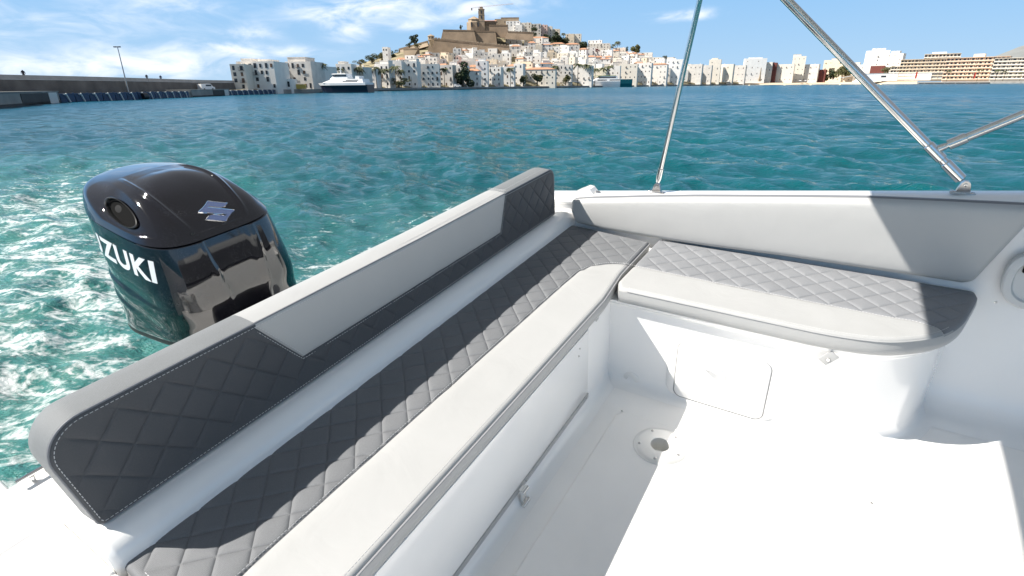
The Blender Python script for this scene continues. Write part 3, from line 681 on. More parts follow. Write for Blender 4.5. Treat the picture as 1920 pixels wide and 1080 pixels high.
# --- side locker seat cushion
lc = boat_thing('seat_cushion', 'shorter seat cushion with rounded tip on the side locker below the grey bolster', 'seat cushion', (2.2, .1, -1.17))
out_l = [(2.550, .742), (2.02, .752)]+[p for p in LOCK_TOP[1:]]+[(2.552, -.540)]
out_l = rounded(out_l, [.025, .05]+[0]*(len(LOCK_TOP)-1)+[.02], 6, .03)
seam_l = smooth_path([(2.212, .80), (2.200, .55), (2.192, .1), (2.190, -.22), (2.197, -.33), (2.175, -.40), (2.13, -.42)], 10)
def reg_l(P):
    P = np.asarray(P); ys = [p[1] for p in seam_l][::-1]; xs = [p[0] for p in seam_l][::-1]; return np.where(P[:, 0] < np.interp(P[:, 1], ys, xs), 1, 0)
pa, pb = MB(), MB()
ol = pad(out_l, [seam_l], reg_l, [0], (2.25+.0045, .661), frb, .016, [pa, pb], .025)
bpart('quilted_panel', pa, M['fabric_side'], lc, angle=70); bpart('front_strip', pb, M['vinyl'], lc, angle=70)
bx = MB(); boxing(ol, frb, .016, .072, bx); bpart('side_band', bx, M['vinyl'], lc)
edge = [p for p in inset(ol, .004) if p[0] < 2.2 and p[1] < .70]; edge.sort(key=lambda p: -p[1])
mb = MB(); stitches(mb, edge, frb, .012, .0); stitches(mb, edge, frb, -.002, -.016); stitches(mb, seam_l, frb, -.007, -.002); bpart('stitching', mb, M['thread'], lc)
mb = MB(); mb.tube([(p[0]-.004, p[1], SZ-.010) for p in edge], .0025, 8); bpart('piping', mb, M['vinyl'], lc)
tq = onx(1553, 674, 1.972)
rot = Matrix.Rotation(R(38), 3, 'X')
mb = MB(); mb.box((1.977, tq[1], tq[2]+.003), (.004, .036, .058), .0015, rot); tb = bpart('snap_tab', mb, M['vinyl'], lc)
bpart('snap', MB().lathe([(.0006, -.0055), (.006, -.005), (.0078, -.0015), (.0078, 0)], (1.975, tq[1], tq[2]-.002), 'X', 16), M['chrome'], tb)

# --- bench backrest along the transom
bk = boat_thing('backrest', 'long bench backrest in charcoal quilting with white centre panel along the transom', 'backrest', (1.3, 1.37, -1.03))
BY = 1.300; BT = .130
out_k = rounded([(.196, -1.026), (2.480, -1.026), (2.475, -.766), (1.4, -.757), (.168, -.733)], [.02, .012, .055, 0, .085], 12, .03)
pan = [(.690, -.757), (.808, -.928), (1.938, -.936), (2.003, -.757)]
def pan_path():
    o = []
    for a, b in zip(pan[:-1], pan[1:]):
        k = max(2, int(math.dist(a, b)/.03)); o += [(a[0]+(b[0]-a[0])*i/k, a[1]+(b[1]-a[1])*i/k) for i in range(k)]
    return o+[pan[-1]]
seam_k = pan_path()
def reg_k(P): return np.where(inside(np.asarray(P), [(.688, -.70)]+pan+[(2.005, -.70)]), 1, 0)
frk = lambda u, v, h: (u, BY-h, v)
pa, pb = MB(), MB()
ok_ = pad(out_k, [seam_k], reg_k, [0], (.272, -.823), frk, .010, [pa, pb], .03, None, .005)
bpart('quilted_panel', pa, M['fabric_back'], bk, angle=70); bpart('front_panel', pb, M['vinyl_bol'], bk, angle=70)
def back_band():
    white, grey = MB(), MB(); n = len(ok_); prof = [(.010, 0), (.03, -.002), (BT*.5, -.004), (BT-.035, -.002), (BT-.012, .008), (BT-.002, .026), (BT, .05)]
    rings = [[(p[0], BY+y, p[1]) for p in inset(ok_, d)] for y, d in prof]
    for i in range(n):
        j = (i+1) % n; a, b = ok_[i], ok_[j]; mx = (a[0]+b[0])/2; mz = (a[1]+b[1])/2
        mbp = white if (mz > -.80 and .69 < mx < 2.003) else grey
        for k in range(len(prof)-1): mbp.add([rings[k][i], rings[k][j], rings[k+1][j], rings[k+1][i]], [(0, 1, 2, 3)])
    for mbp in (white, grey):                       # weld duplicate corners
        key = {}; idx = []; nv = []
        for v in mbp.v:
            q = tuple(round(c, 6) for c in v)
            if q not in key: key[q] = len(nv); nv.append(v)
            idx.append(key[q])
        mbp.v = nv; mbp.f = [tuple(idx[i] for i in f) for f in mbp.f]
    rear = MB(); rear.add(rings[-1], [tuple(range(n))]); return white, grey, rear
w_, g_, rr0 = back_band(); bpart('back_panel', rr0, M['fabric_back'], bk); bpart('top_band', w_, M['vinyl'], bk, angle=70); bpart('end_band', g_, M['fabric_band'], bk, angle=70)
ring = [p for p in inset(ok_, .002)]
mb = MB(); rr_ = [(p[0], BY+.006, p[1]) for p in ring]; mb.tube(rr_+[rr_[0]], .0034, 8, False); bpart('piping', mb, M['piping'], bk)
mb = MB(); top = [p for p in inset(ok_, .010)]
stitches(mb, top+[top[0]], frk, 0, .0); stitches(mb, seam_k, frk, .007, -.0015); stitches(mb, seam_k, frk, -.006, -.004)
frt = lambda u, v, h: (u, v, -.757+h)
for xx in (.682, .698, 1.996, 2.010): stitches(mb, [(xx, BY+.01), (xx, BY+.11)], frt, 0, .0035)
stitches(mb, [(x, BY+.024) for x in np.arange(.30, 2.42, .03)], frt, 0, .0030); bpart('stitching', mb, M['thread'], bk)

# --- bolster pad on the hull side
bo = boat_thing('side_bolster', 'pale grey vinyl bolster pad fixed under the gunwale above the side locker seat', 'bolster pad', (2.57, .3, -1.09))
bpx = [(1071, 376), (1100, 374), (1200, 372), (1300, 371), (1460, 372), (1625, 374), (1760, 380), (1960, 390), (1930, 420), (1826, 530), (1804, 533), (1725, 520), (1600, 502), (1460, 481), (1330, 464), (1217, 447), (1130, 431), (1078, 419), (1069, 396)]
poly = [yz(u, v, 2.528) for u, v in bpx]
out_o = rounded(poly, [.015, 0, 0, 0, 0, 0, 0, .06, .03, .05, .03, 0, 0, 0, 0, 0, 0, .03, .02], 6, .03)
fro = lambda u, v, h: (2.528-h, u, v)
def bul(V, d): return .012*(1-np.exp(-d/.03))
pa = MB(); oo = pad(out_o, [], lambda P: np.zeros(len(P), int), [], (0, 0), fro, .022, [pa], .02, bul)
bpart('cover', pa, M['vinyl_bol'], bo, angle=80)
bx = MB(); boxing(oo, fro, .022, .066, bx); bpart('edge_band', bx, M['piping'], bo)

# ------------------------------------------------------------------ bimini frame
bi = boat_thing('bimini_frame', 'polished steel bimini top frame hinged to the side deck', 'canopy frame', (2.655, .2, gz(.2)))
PX = 2.655
p1b = onx(1232, 350, PX); p1t = onx(1312, 0, PX); p2b = onx(1806, 357, PX); p2t = onx(1475, 0, PX)
def ext(a, b, t): return tuple(np.array(a)+(np.array(b)-np.array(a))*t)
def hinge(p, parent, lean):
    y = p[1]; z = gz(y); mb = MB(); mb.box((PX, y, z+.005), (.030, .082, .010), .002)
    mb.prism([(-.024, .008), (.024, .008), (.015, .046), (.006, .054), (-.006, .054), (-.013, .046)], -.011, .011, lambda a, b, c: (PX+c, y-a*lean, z+b))
    o = bpart('deck_hinge', mb, M['steel'], parent, smooth=True, angle=30)
    for s in (-1, 1):
        screw((PX, y+s*.033, z+.010), 'Z', o, .006)
    q = MB(); q.lathe([(.0006, -.016), (.006, -.0155), (.007, -.011)], (PX, y, z+.040), 'X', 14); bpart('pin', q, M['chrome'], o)
    return np.array([PX, y, z+.042])
h1 = hinge(p1b, bi, 1); h2 = hinge(p2b, bi, 1)
e1 = np.array(ext(h1, p1t, 1.66)); e2 = np.array(ext(h2, p2t, 1.90))
BOWZ = e2[2]; BOWY = e2[1]-.145         # the canvas hem sits a little forward of the pole tops
mb = MB(); mb.tube([ext(h1, e1, .03), e1], .0125, 20); bpart('support_pole', mb, M['chrome'], bi)
mb = MB(); mb.tube([ext(h1, e1, .012), ext(h1, e1, .028), ext(h1, e1, .062), ext(h1, e1, .064)], [.010, .0155, .0155, .0125], 20); bpart('pole_end', mb, M['chrome'], bi)
mb = MB(); mb.tube([ext(h2, e2, .04), e2], .0165, 24); bpart('main_pole', mb, M['chrome'], bi)
mb = MB(); mb.tube([ext(h2, e2, .010), ext(h2, e2, .014), ext(h2, e2, .058), ext(h2, e2, .060)], [.010, .0205, .0205, .0165], 24); bpart('pole_end', mb, M['chrome'], bi)
mb = MB(); mb.tube([ext(h2, e2, .068), ext(h2, e2, .070), ext(h2, e2, .108), ext(h2, e2, .110)], [.0165, .0205, .0205, .0165], 24)
c0 = np.array(ext(h2, e2, .092)); sdir = np.array(onx(1925, 212, PX))-c0; sdir /= np.linalg.norm(sdir)
mb.tube([c0+sdir*.012, c0+sdir*.030, c0+sdir*.050], [.015, .014, .010], 10); bpart('slide_collar', mb, M['chrome'], bi)
mb = MB(); mb.tube([c0+sdir*.044, c0+sdir*.048, c0+sdir*.105, c0+sdir*.107], [.010, .0205, .0205, .0165], 20).tube([c0+sdir*.10, c0+sdir*1.15], .0165, 20); bpart('strut', mb, M['chrome'], bi)
# top: a bowed canvas above the frame, out of the picture, shading the forward cockpit
fe = c0+sdir*1.15
mb = MB(); rings = []
for (y, z) in [(BOWY-.02, BOWZ-.012), (BOWY, BOWZ), (BOWY-.45, BOWZ+.10), (BOWY-1.1, BOWZ+.12), (BOWY-1.8, BOWZ+.04)]:
    rings.append([(x, y, z+.12*math.sin(math.pi*(x+.45)/3.13)) for x in np.linspace(-.45, 2.68, 24)])
mb.loft(rings, False); cv = bpart('canopy', mb, M['canvas'], bi)
so_ = cv.modifiers.new('thickness', 'SOLIDIFY'); so_.thickness = .003
mb = MB(); mb.tube([(x, BOWY, BOWZ-.02+.12*math.sin(math.pi*(x+.45)/3.13)) for x in np.linspace(-.45, 2.655, 24)], .0125, 12); bpart('bow', mb, M['chrome'], bi)

# ------------------------------------------------------------------ outboard motor
om = boat_thing('outboard_motor', 'glossy black outboard motor on the stern with white lettering and chrome emblem', 'outboard motor', (1.24, 2.65, -1.9))
EX, EY = 1.228, 2.66
# ring: (mean z, slope dz/dy, half width, y front, y aft, exponent)
LOW = [(-1.465, -.061, .205, 2.385, 2.995, 2.7), (-1.368, -.079, .270, 2.321, 3.009, 2.7), (-1.302, -.075, .326, 2.280, 3.034, 3.5), (-1.215, -.055, .332, 2.266, 3.041, 3.2), (-1.133, -.027, .335, 2.256, 3.047, 3.1), (-1.05, .005, .330, 2.260, 3.050, 3.0), (-.974, .035, .322, 2.268, 3.054, 2.9), (-.875, .10, .312, 2.285, 3.062, 3.0), (-.781, .164, .301, 2.303, 3.070, 3.1)]
CAP = [(-.773, .163, .304, 2.301, 3.086, 2.9), (-.743, .180, .290, 2.320, 3.096, 2.9), (-.704, .180, .268, 2.355, 3.088, 2.9), (-.672, .154, .240, 2.411, 3.046, 2.5), (-.637, .097, .190, 2.491, 2.971, 2.4), (-.611, .039, .122, 2.579, 2.880, 2.2), (-.597, -.02, .050, 2.654, 2.780, 2.0), (-.5955, -.03, .003, 2.714, 2.722, 2.0)]
def interp_rings(T, m):
    A = np.array(T); t = np.linspace(0, len(T)-1, m); out = []
    for q in t:
        i = min(int(q), len(T)-2); f = q-i
        p0, p1, p2, p3 = A[max(i-1, 0)], A[i], A[i+1], A[min(i+2, len(T)-1)]
        out.append(.5*((2*p1)+(-p0+p2)*f+(2*p0-5*p1+4*p2-p3)*f*f+(-p0+3*p1-3*p2+p3)*f**3))
    return out
def ering(r, n=128, d=0.0):
    z, sl, a, y0, y1, k = r; cy = (y0+y1)/2; b = (y1-y0)/2; a += d; b += d; ring = []
    for i in range(n):
        t = 2*math.pi*i/n; c, s = math.cos(t), math.sin(t)
        # blunt flat front, rounder aft
        kk = k+1.2 if s < 0 else k-.4
        x = a*math.copysign(abs(c)**(2/kk), c); y = b*math.copysign(abs(s)**(2/kk), s)
        ring.append(Vector((EX+x, cy+y, z+sl*(cy+y-EY))))
    return ring
def z7(p): return (100+p[0]/2.7, 280+p[1]/2.7)
def surf(bvh, u, v):
    w = Vector(MB_.T@dcam(u, v)).normalized(); h = bvh.ray_cast(Vector((0, 0, 0)), w)
    if h[0] is None: return None, None
    n = h[1] if h[1].dot(w) < 0 else -h[1]; return h[0], n
def bvh_of(mb): return BVHTree.FromPolygons([Vector(v) for v in mb.v], mb.f)
NR = 224
low_r = [ering(r, NR) for r in interp_rings(LOW, 110)]; cap_r = [ering(r, NR) for r in interp_rings(CAP, 120)]
t_ = MB(); t_.loft(cap_r, True, True); bc0 = bvh_of(t_); t_ = MB(); t_.loft(low_r, True, True); bl0 = bvh_of(t_)
def trace(bvh, pts):
    out = []
    for u, v in smooth_path([z7(p) for p in pts], 5):
        h, n = surf(bvh, u, v)
        if h is not None: out.append(h)
    return out
def mirror(L_): return [Vector((2*EX-p.x, p.y, p.z)) for p in L_]
def polyd(p, L_):
    best = 9
    for a, b in zip(L_[:-1], L_[1:]):
        d = b-a; t = min(max((p-a).dot(d)/max(d.length_squared, 1e-12), 0), 1); best = min(best, (p-a-d*t).length)
    return best
ridge = trace(bc0, [(345, 152), (480, 235), (600, 330), (700, 418), (742, 452)])
# a crisp low step runs along each ridge, the deck between them sits lower
ramp = [(p.y, abs(p.x-EX), p.z) for p in ridge]; ry = [q[0] for q in ramp][::-1]; rx = [q[1] for q in ramp][::-1]
IC, IN = surf(bc0, 222, 397.5); I2, _ = surf(bc0, 250, 418); I1, _ = surf(bc0, 199, 374)
IU = (I2-I1); IA = IU.length*.70; IU.normalize(); IU = (IU-IN*IU.dot(IN)).normalized(); IV = IN.cross(IU); IB = IA*.27
ICm, INm, IUm = Vector((2*EX-IC.x, IC.y, IC.z)), Vector((-IN.x, IN.y, IN.z)), Vector((-IU.x, IU.y, IU.z)); IVm = INm.cross(IUm)
for ring in cap_r:
    for i, p in enumerate(ring):
        if p.z < -.775+.17*(p.y-EY)+.03: continue
        x = abs(p.x-EX); o = p.copy()
        if min(ry)-.02 < p.y < max(ry)+.02:
            d = x-float(np.interp(p.y, ry, rx)); e = min(1, max(0, (p.y-min(ry)+.01)/.05))*min(1, max(0, (max(ry)-p.y+.02)/.08))
            g = (.010*math.exp(-(d/.009)**2)-.006*(1/(1+math.exp(d/.006))))*e; o.z += g
        for c, n, u, v in ((IC, IN, IU, IV), (ICm, INm, IUm, IVm)):
            q = p-c; a, b, k = q.dot(u), q.dot(v), q.dot(n)
            if abs(k) > .10: continue
            a += .25*IA; r = math.hypot(a/IA, b/IB)
            if r < 1.75:
                a2 = q.dot(u); r1 = math.hypot(a2/(IA*.78), b/(IB*.9))
                dish = .014*(1-(r/1.75)**2)
                o -= n*(dish+(.045*min(1, (1-r1)*5) if r1 < 1 else 0))
        ring[i] = o
rl = trace(bl0, [(752, 490), (790, 560), (850, 660), (900, 760), (930, 830)]); rr2 = mirror(rl)
fz = [p.z for p in rl][::-1]; fx = [abs(p.x-EX) for p in rl][::-1]
for ring in low_r:
    for i, p in enumerate(ring):
        o = p.copy(); x = abs(p.x-EX)
        if p.y < 2.40 and fz and min(fz)-.05 < p.z < max(fz)+.03:
            d = x-float(np.interp(p.z, fz, fx)); o.y -= .009*math.exp(-(d/.009)**2)
            if d < 0: o.y += .010*min(1, -d/.02)
        if x > .20 and p.y > 2.36:
            for (c, sl, k) in ((-1.045, .20, .007), (-1.16, .30, .007)):
                q = p.z-(c+sl*(p.y-EY)); e = min(1, max(0, (p.y-2.36)*4)); o.x -= math.copysign(k*math.exp(-(q/.012)**2)*e, p.x-EX) if q < 0 else math.copysign(k*math.exp(-(q/.035)**2)*e, p.x-EX)
        ring[i] = o
ml = MB(); ml.loft(low_r, True, True); bpart('lower_cowl', ml, M['engine'], om, angle=80)
mc = MB(); mc.loft(cap_r, True, True); mc.loft([ering(CAP[0], NR, -.008), ering(CAP[0], NR)], True); bpart('upper_cowl', mc, M['engine'], om, angle=80)
sr = (-1.300, -.075, .325, 2.281, 3.033, 3.5)
mb = MB(); ra = ering(sr); mb.loft([[Vector((EX+(p.x-EX)*k, EY+(p.y-EY)*k, p.z+dz)) for p in ra] for k, dz in ((.99, -.016), (1.016, -.013), (1.024, 0), (1.016, .012), (.99, .014))], True); bpart('cowl_trim', mb, M['engine_matt'], om)
mb = MB(); mb.tube([(EX, 2.62, -1.42), (EX, 2.62, -2.2)], [.17, .13], 24).box((EX, 2.2, -1.5), (.34, .5, .5), .04); bpart('midsection', mb, M['engine_matt'], om)
bvh_c = BVHTree.FromPolygons([Vector(v) for v in mc.v], mc.f); bvh_l = BVHTree.FromPolygons([Vector(v) for v in ml.v], ml.f)
# intake mouth: a lip round the opening and a dark throat with a pale inner baffle
def throat():
    lip, mouth, baf = MB(), MB(), MB(); n = 48; rings = []
    for k, h in ((1.05, .002), (1.0, .004), (.95, .001), (.92, -.012)):
        rings.append([IC-IN*.0095+IN*h+IU*(math.cos(2*math.pi*i/n)*IA*.78*k)+IV*(math.sin(2*math.pi*i/n)*IB*.9*k) for i in range(n)])
    lip.loft(rings, True)
    mouth.loft([[p-IN*.002 for p in rings[-1]], [IC-IN*.046+(p-IC+IN*.02)*.75 for p in rings[-1]]], True, True)
    c = IC-IN*.030-IU*(IA*.30); baf.loft([[c+IN*(.008*math.sqrt(max(0, 1-k*k)))+IU*(math.cos(2*math.pi*i/20)*IA*.26*k)+IV*(math.sin(2*math.pi*i/20)*IB*.62*k) for i in range(20)] for k in (1.0, .85, .6, .3, .02)], True)
    return lip, mouth, baf
l_, m_, b_ = throat(); it = bpart('air_intake', l_, M['engine_matt'], om); bpart('intake_throat', m_, M['hole'], it, label='dark hollow inside the air intake'); bpart('baffle', b_, mat('baffle_grey', (.03, .03, .031), .8, spec=.1), it)
# lettering wrapped onto both flanks
def text_tris(txt, bold):
    cu = bpy.data.curves.new('lettering_text', 'FONT'); cu.body = txt; cu.size = 1; cu.offset = bold; cu.space_character = 1.12; cu.resolution_u = 6
    o = bpy.data.objects.new('lettering_text', cu); COL.objects.link(o); dg = bpy.context.evaluated_depsgraph_get(); me = bpy.data.meshes.new_from_object(o.evaluated_get(dg))
    bm = bmesh.new(); bm.from_mesh(me); bmesh.ops.triangulate(bm, faces=bm.faces[:])
    for _ in range(3):
        le = [e for e in bm.edges if e.calc_length() > .18]
        if le: bmesh.ops.subdivide_edges(bm, edges=le, cuts=1); bmesh.ops.triangulate(bm, faces=bm.faces[:])
    bm.verts.index_update(); vs = [(v.co.x, v.co.y) for v in bm.verts]; fs = [[v.index for v in f.verts] for f in bm.faces]; bm.free()
    bpy.data.objects.remove(o); bpy.data.meshes.remove(me); bpy.data.curves.remove(cu); return vs, fs
tv, tf = text_tris('SUZUKI', .035)
tx = [p[0] for p in tv]; x0, x1 = min(tx), max(tx); ty = [p[1] for p in tv]; y0_, y1_ = min(ty), max(ty)
LET = dict(ya=2.99, yb=2.395, z0=-.888, h=.100, s=.15)
def lettering():
    mb = MB(); vs = []
    for (a, b) in tv:
        t = (a-x0)/(x1-x0); y = LET['ya']+(LET['yb']-LET['ya'])*t; z = LET['z0']+(y-EY)*LET['s']+LET['h']*((b-y0_)/(y1_-y0_)-.5)
        h = bvh_l.ray_cast(Vector((EX-1, y, z)), Vector((1, 0, 0)))
        q = h[0]+h[1]*(.0016 if h[1].x < 0 else -.0016) if h[0] else Vector((EX-.3, y, z)); vs.append(q)
    mb.add(vs, tf); return mb
lt = bpart('lettering', lettering(), M['letter'], om, smooth=False)
EMB = [(388.8, 377.9), (426.9, 382.0), (422.5, 387.1), (416.5, 389.4), (410.5, 389.6), (391.0, 387.9), (389.6, 389.9), (438.8, 394.4), (439.3, 395.6), (434, 400), (430, 405.3), (426.5, 410), (424, 415.8), (384.5, 412.7), (390.3, 406), (397.9, 403.6), (402, 403.2), (422.3, 405.1), (424.3, 402.1), (371.6, 399.1), (371.0, 398.4), (379, 391.3), (384.7, 384.6)]
def emblem():
    P = np.array(EMB); c = P.mean(0); P = P[::-1] if area([tuple(p) for p in P]) < 0 else P
    fine = []
    for i in range(len(P)):
        a, b = P[i], P[(i+1) % len(P)]; k = max(1, int(np.hypot(*(b-a))/2.0)); fine += [tuple(a+(b-a)*j/k) for j in range(k)]
    g = grid_points(370, 440, 377, 417, 2.0); g = g[inside(g, fine) & (ring_dist(g, fine) > .8)]
    v, e, f, *_ = delaunay_2d_cdt([Vector(p) for p in fine]+[Vector(p) for p in g], [(i, (i+1) % len(fine)) for i in range(len(fine))], [], 0, 1e-6)
    cen = np.array([np.mean([v[i] for i in t], axis=0) for t in f]); k = inside(cen, fine)
    def put(u, w, hgt): h, n = surf(bvh_c, u, w); return h+n*hgt
    face = MB(); rim = MB(); face.add([put(p.x, p.y, .005) for p in v], [t for t, q in zip(f, k) if q])
    out = inset(fine, -.7); inn = inset(fine, .55)
    rim.loft([[put(p[0], p[1], .0005) for p in out], [put(p[0], p[1], .0064) for p in fine], [put(p[0], p[1], .0052) for p in inn]], True); return face, rim
f_, r_ = emblem(); em = bpart('emblem', f_, M['emblem'], om); bpart('emblem_rim', r_, M['emblem_rim'], em, angle=20)
#TOWN
# ------------------------------------------------------------------ far shore
WL = [(0, 200), (107, 192.5), (265, 186.5), (355, 182.5), (428, 179), (520, 176), (600, 174), (700, 171), (860, 168), (1020, 165.3), (1270, 161.3), (1393, 159.6), (1560, 158), (1720, 157.3), (1920, 156.3), (2200, 155)]
def dq(px):                                    # distance of the quay edge in the direction of a pixel column
    v = np.interp(px, [a for a, b in WL], [b for a, b in WL]); return float(sea(px, v)[1])
def shore(px, back=0.0, z=0.0):
    v = np.interp(px, [a for a, b in WL], [b for a, b in WL]); p = sea(px, v); k = (p[1]+back)/p[1]
    return np.array([p[0]*k, p[1]*k, z])
QZ = 1.5
def strip(name, pxs, prof, m, kind='structure', label=None, cat=None, parent=None):
    mb = MB(); mb.loft([[tuple(shore(px, b, z)) for (b, z) in prof] for px in pxs], False)
    o = world_obj(name, mb, m, parent=parent); tag(o, label, cat, kind=kind if parent is None else None); return o
strip('quay', list(range(428, 1394, 24))+[1393], [(0, -1), (0, .55), (.01, .56), (.03, QZ), (60, QZ+.1)], M['concrete'])
strip('quay_foot', list(range(600, 1394, 24))+[1393], [(-.25, -1), (-.2, .42), (.2, .45)], M['wet'])
strip('beach', list(range(1393, 1720, 20))+[1719], [(0, -.5), (.5, .1), (7, 1.6), (14, 2.6), (15, 2.8), (140, 3.4)], M['sand'])
strip('quay', list(range(1719, 2200, 30)), [(0, -1), (0, QZ), (160, QZ+.3)], M['concrete'])

# hill: ground line (pixel row) by column for the last row of houses and for the crest
BASEROW = lambda px: float(np.interp(px, [430, 700, 1020, 1270, 1400, 1920], [166, 162, 158, 156, 153, 150]))
MID = lambda px: float(np.interp(px, [430, 560, 640, 700, 740, 790, 850, 955, 1000, 1060, 1110, 1160, 1210, 1260, 1320, 1400, 1920], [160, 154, 146, 134, 122, 113, 110, 99, 86, 92, 100, 106, 114, 124, 140, 150, 150]))
TOP = lambda px: float(np.interp(px, [430, 560, 620, 660, 690, 730, 760, 800, 840, 860, 960, 1000, 1040, 1080, 1120, 1170, 1230, 1280, 1340, 1400, 1920], [162, 156, 143, 128, 114, 103, 92, 84, 66, 57, 57, 62, 68, 80, 92, 100, 112, 124, 142, 151, 151]))
def ground(px, d):                             # world point on the hill, d metres behind the quay edge
    if d < 14: return shore(px, d, QZ)
    if d < 150: t = (d-14)/136; v = BASEROW(px)+(MID(px)-BASEROW(px))*t
    else: t = min((d-150)/110, 1); v = MID(px)+(TOP(px)-MID(px))*t
    p = far(px, v, dq(px)+d)
    if d > 260: p[2] -= (d-260)*.35
    return p
mb = MB(); mb.loft([[tuple(ground(px, d)-np.array([0, 0, .3])) for px in range(432, 1404, 9)] for d in (12, 14, 40, 70, 100, 130, 150, 170, 190, 210, 235, 260, 300, 380, 460)], False)
hill = world_obj('hill', mb, M['earth'], smooth=True, angle=80); tag(hill, kind='structure')

# shared window meshes
def win_mesh(name, m):
    mb = MB(); mb.box((0, 0, 0), (1, 1, 1)); return mb.mesh(name, m)
WIN = [win_mesh('window', M['pane']), win_mesh('window', M['shutter'])]
def balc_mesh():
    mb = MB(); mb.box((0, -.35, 0), (1, .8, .06))
    for x in np.linspace(-.48, .48, 9): mb.box((x, -.73, .45), (.02, .03, .9))
    mb.box((0, -.73, .9), (1, .04, .05)); return mb.mesh('balcony', M['cloth_dark'])
BALC = balc_mesh()
def wall_col(i): return WALLS[i]
def house(px0, px1, vt, vb, d, col=0, yaw=0.0, depth=9.0, rows=None, cols=None, top=None, name='house', label='', group=None, tiled=False, balc=.2, winscale=1.0, side=True, z0=None, pane=None, sink=2.5):
    D = dq((px0+px1)/2)+d; pc = (px0+px1)/2
    L_, R_, B_, T_ = far(px0, vb, D), far(px1, vb, D), far(pc, vb, D), far(pc, vt, D)
    w = math.hypot(*(R_-L_)[:2]); h = T_[2]-B_[2]; zb = B_[2]
    if z0 is not None: h += zb-z0; zb = z0
    face = math.atan2(B_[0], B_[1])                       # turn the front to the harbour
    bias = .17+.75*max(0, (960-pc)/F_PX); rz = -face+yaw-bias; w /= math.cos(min(.6, bias-.17))**.7
    o = link(name, None); mb = MB(); par = .35
    mb.box((0, depth/2, h/2-sink/2), (w, depth, h+sink))
    if tiled:
        rh = min(.22*w, 1.6); mb2 = MB(); e = .35
        mb2.add([(-w/2-e, -e, h), (w/2+e, -e, h), (w/2+e, depth+e, h), (-w/2-e, depth+e, h), (-w/2+w*.25, depth/2, h+rh), (w/2-w*.25, depth/2, h+rh), (-w/2-e, -e, h-.12), (w/2+e, -e, h-.12), (w/2+e, depth+e, h-.12), (-w/2-e, depth+e, h-.12)],
                [(0, 1, 5, 4), (1, 2, 5), (2, 3, 4, 5), (3, 0, 4), (0, 6, 7, 1), (1, 7, 8, 2), (2, 8, 9, 3), (3, 9, 6, 0), (6, 9, 8, 7)])
    else:
        for a, b, c, dd in ((0, .12, w, .24), (0, depth-.12, w, .24), (-w/2+.12, depth/2, .24, depth-.48), (w/2-.12, depth/2, .24, depth-.48)): mb.box((a, b, h+par/2+.002), (c, dd, par))
    if top:                                                # set-back upper storey: (left share, right share, height)
        for (a, b, hh) in top:
            mb.box((w*((a+b)/2-.5), depth*.55, h+hh/2+.001), (w*(b-a), depth*.7, hh)); mb.box((w*((a+b)/2-.5), depth*.55, h+hh+.08), (w*(b-a)+.3, depth*.7+.3, .16))
    if not tiled and random.random() < .6: mb.box((w*random.uniform(-.35, .35), depth*random.uniform(.3, .7), h+.7), (.7, .7, 1.4))
    o.data = None
    bpy.data.objects.remove(o)
    o = link(name, mb.mesh(name, WALLS[col] if isinstance(col, int) else col)); o.location = (float(B_[0]), float(B_[1]), float(zb)); o.rotation_euler = (0, 0, rz)
    tag(o, label, 'house' if name == 'house' else name.replace('_', ' '), group)
    if tiled: link('roof', mb2.mesh('roof', M['tile']), o)
    nr = rows or max(1, round(h/3.1)); nc = cols if cols is not None else max(1, int(w/2.9))
    for r in range(nr):
        zc = h*(r+.55)/nr
        for c in range(nc):
            if random.random() < .20: continue
            ww = (.72+random.random()*.3)*winscale; wh = (1.25 if random.random() < .7 else 1.9)*winscale
            wo = link('window', WIN[pane if pane is not None else (1 if random.random() < .22 else 0)], o); x = w*((c+.5)/nc-.5)+random.uniform(-.15, .15)
            wo.location = (x, -.02, zc); wo.scale = (ww, .10, min(wh, h/nr*.72))
            if random.random() < balc and r > 0:
                bo_ = link('balcony', BALC, o); bo_.location = (x, -.02, zc-min(wh, h/nr*.72)/2-.03); bo_.scale = (1.9, 1, 1)
        if side and depth > 5:
            for c in range(2):
                if random.random() < .45: continue
                wo = link('window', WIN[0], o); wo.location = (-w/2-.02, depth*(.3+.4*c), zc); wo.scale = (.10, .9*winscale, 1.3*winscale)
    return o

ORD = ['first', 'second', 'third', 'fourth', 'fifth', 'sixth', 'seventh', 'eighth', 'ninth', 'tenth', 'eleventh', 'twelfth', 'thirteenth', 'fourteenth', 'fifteenth', 'sixteenth', 'seventeenth', 'eighteenth', 'nineteenth', 'twentieth']
ORD += ['twenty-'+o for o in ORD[:9]]+['thirtieth']+['thirty-'+o for o in ORD[:9]]+['fortieth']+['forty-'+o for o in ORD[:9]]+['fiftieth']+['fifty-'+o for o in ORD[:9]]+['sixtieth']+['sixty-'+o for o in ORD[:9]]+['seventieth']
G1 = 'houses along the quay front'
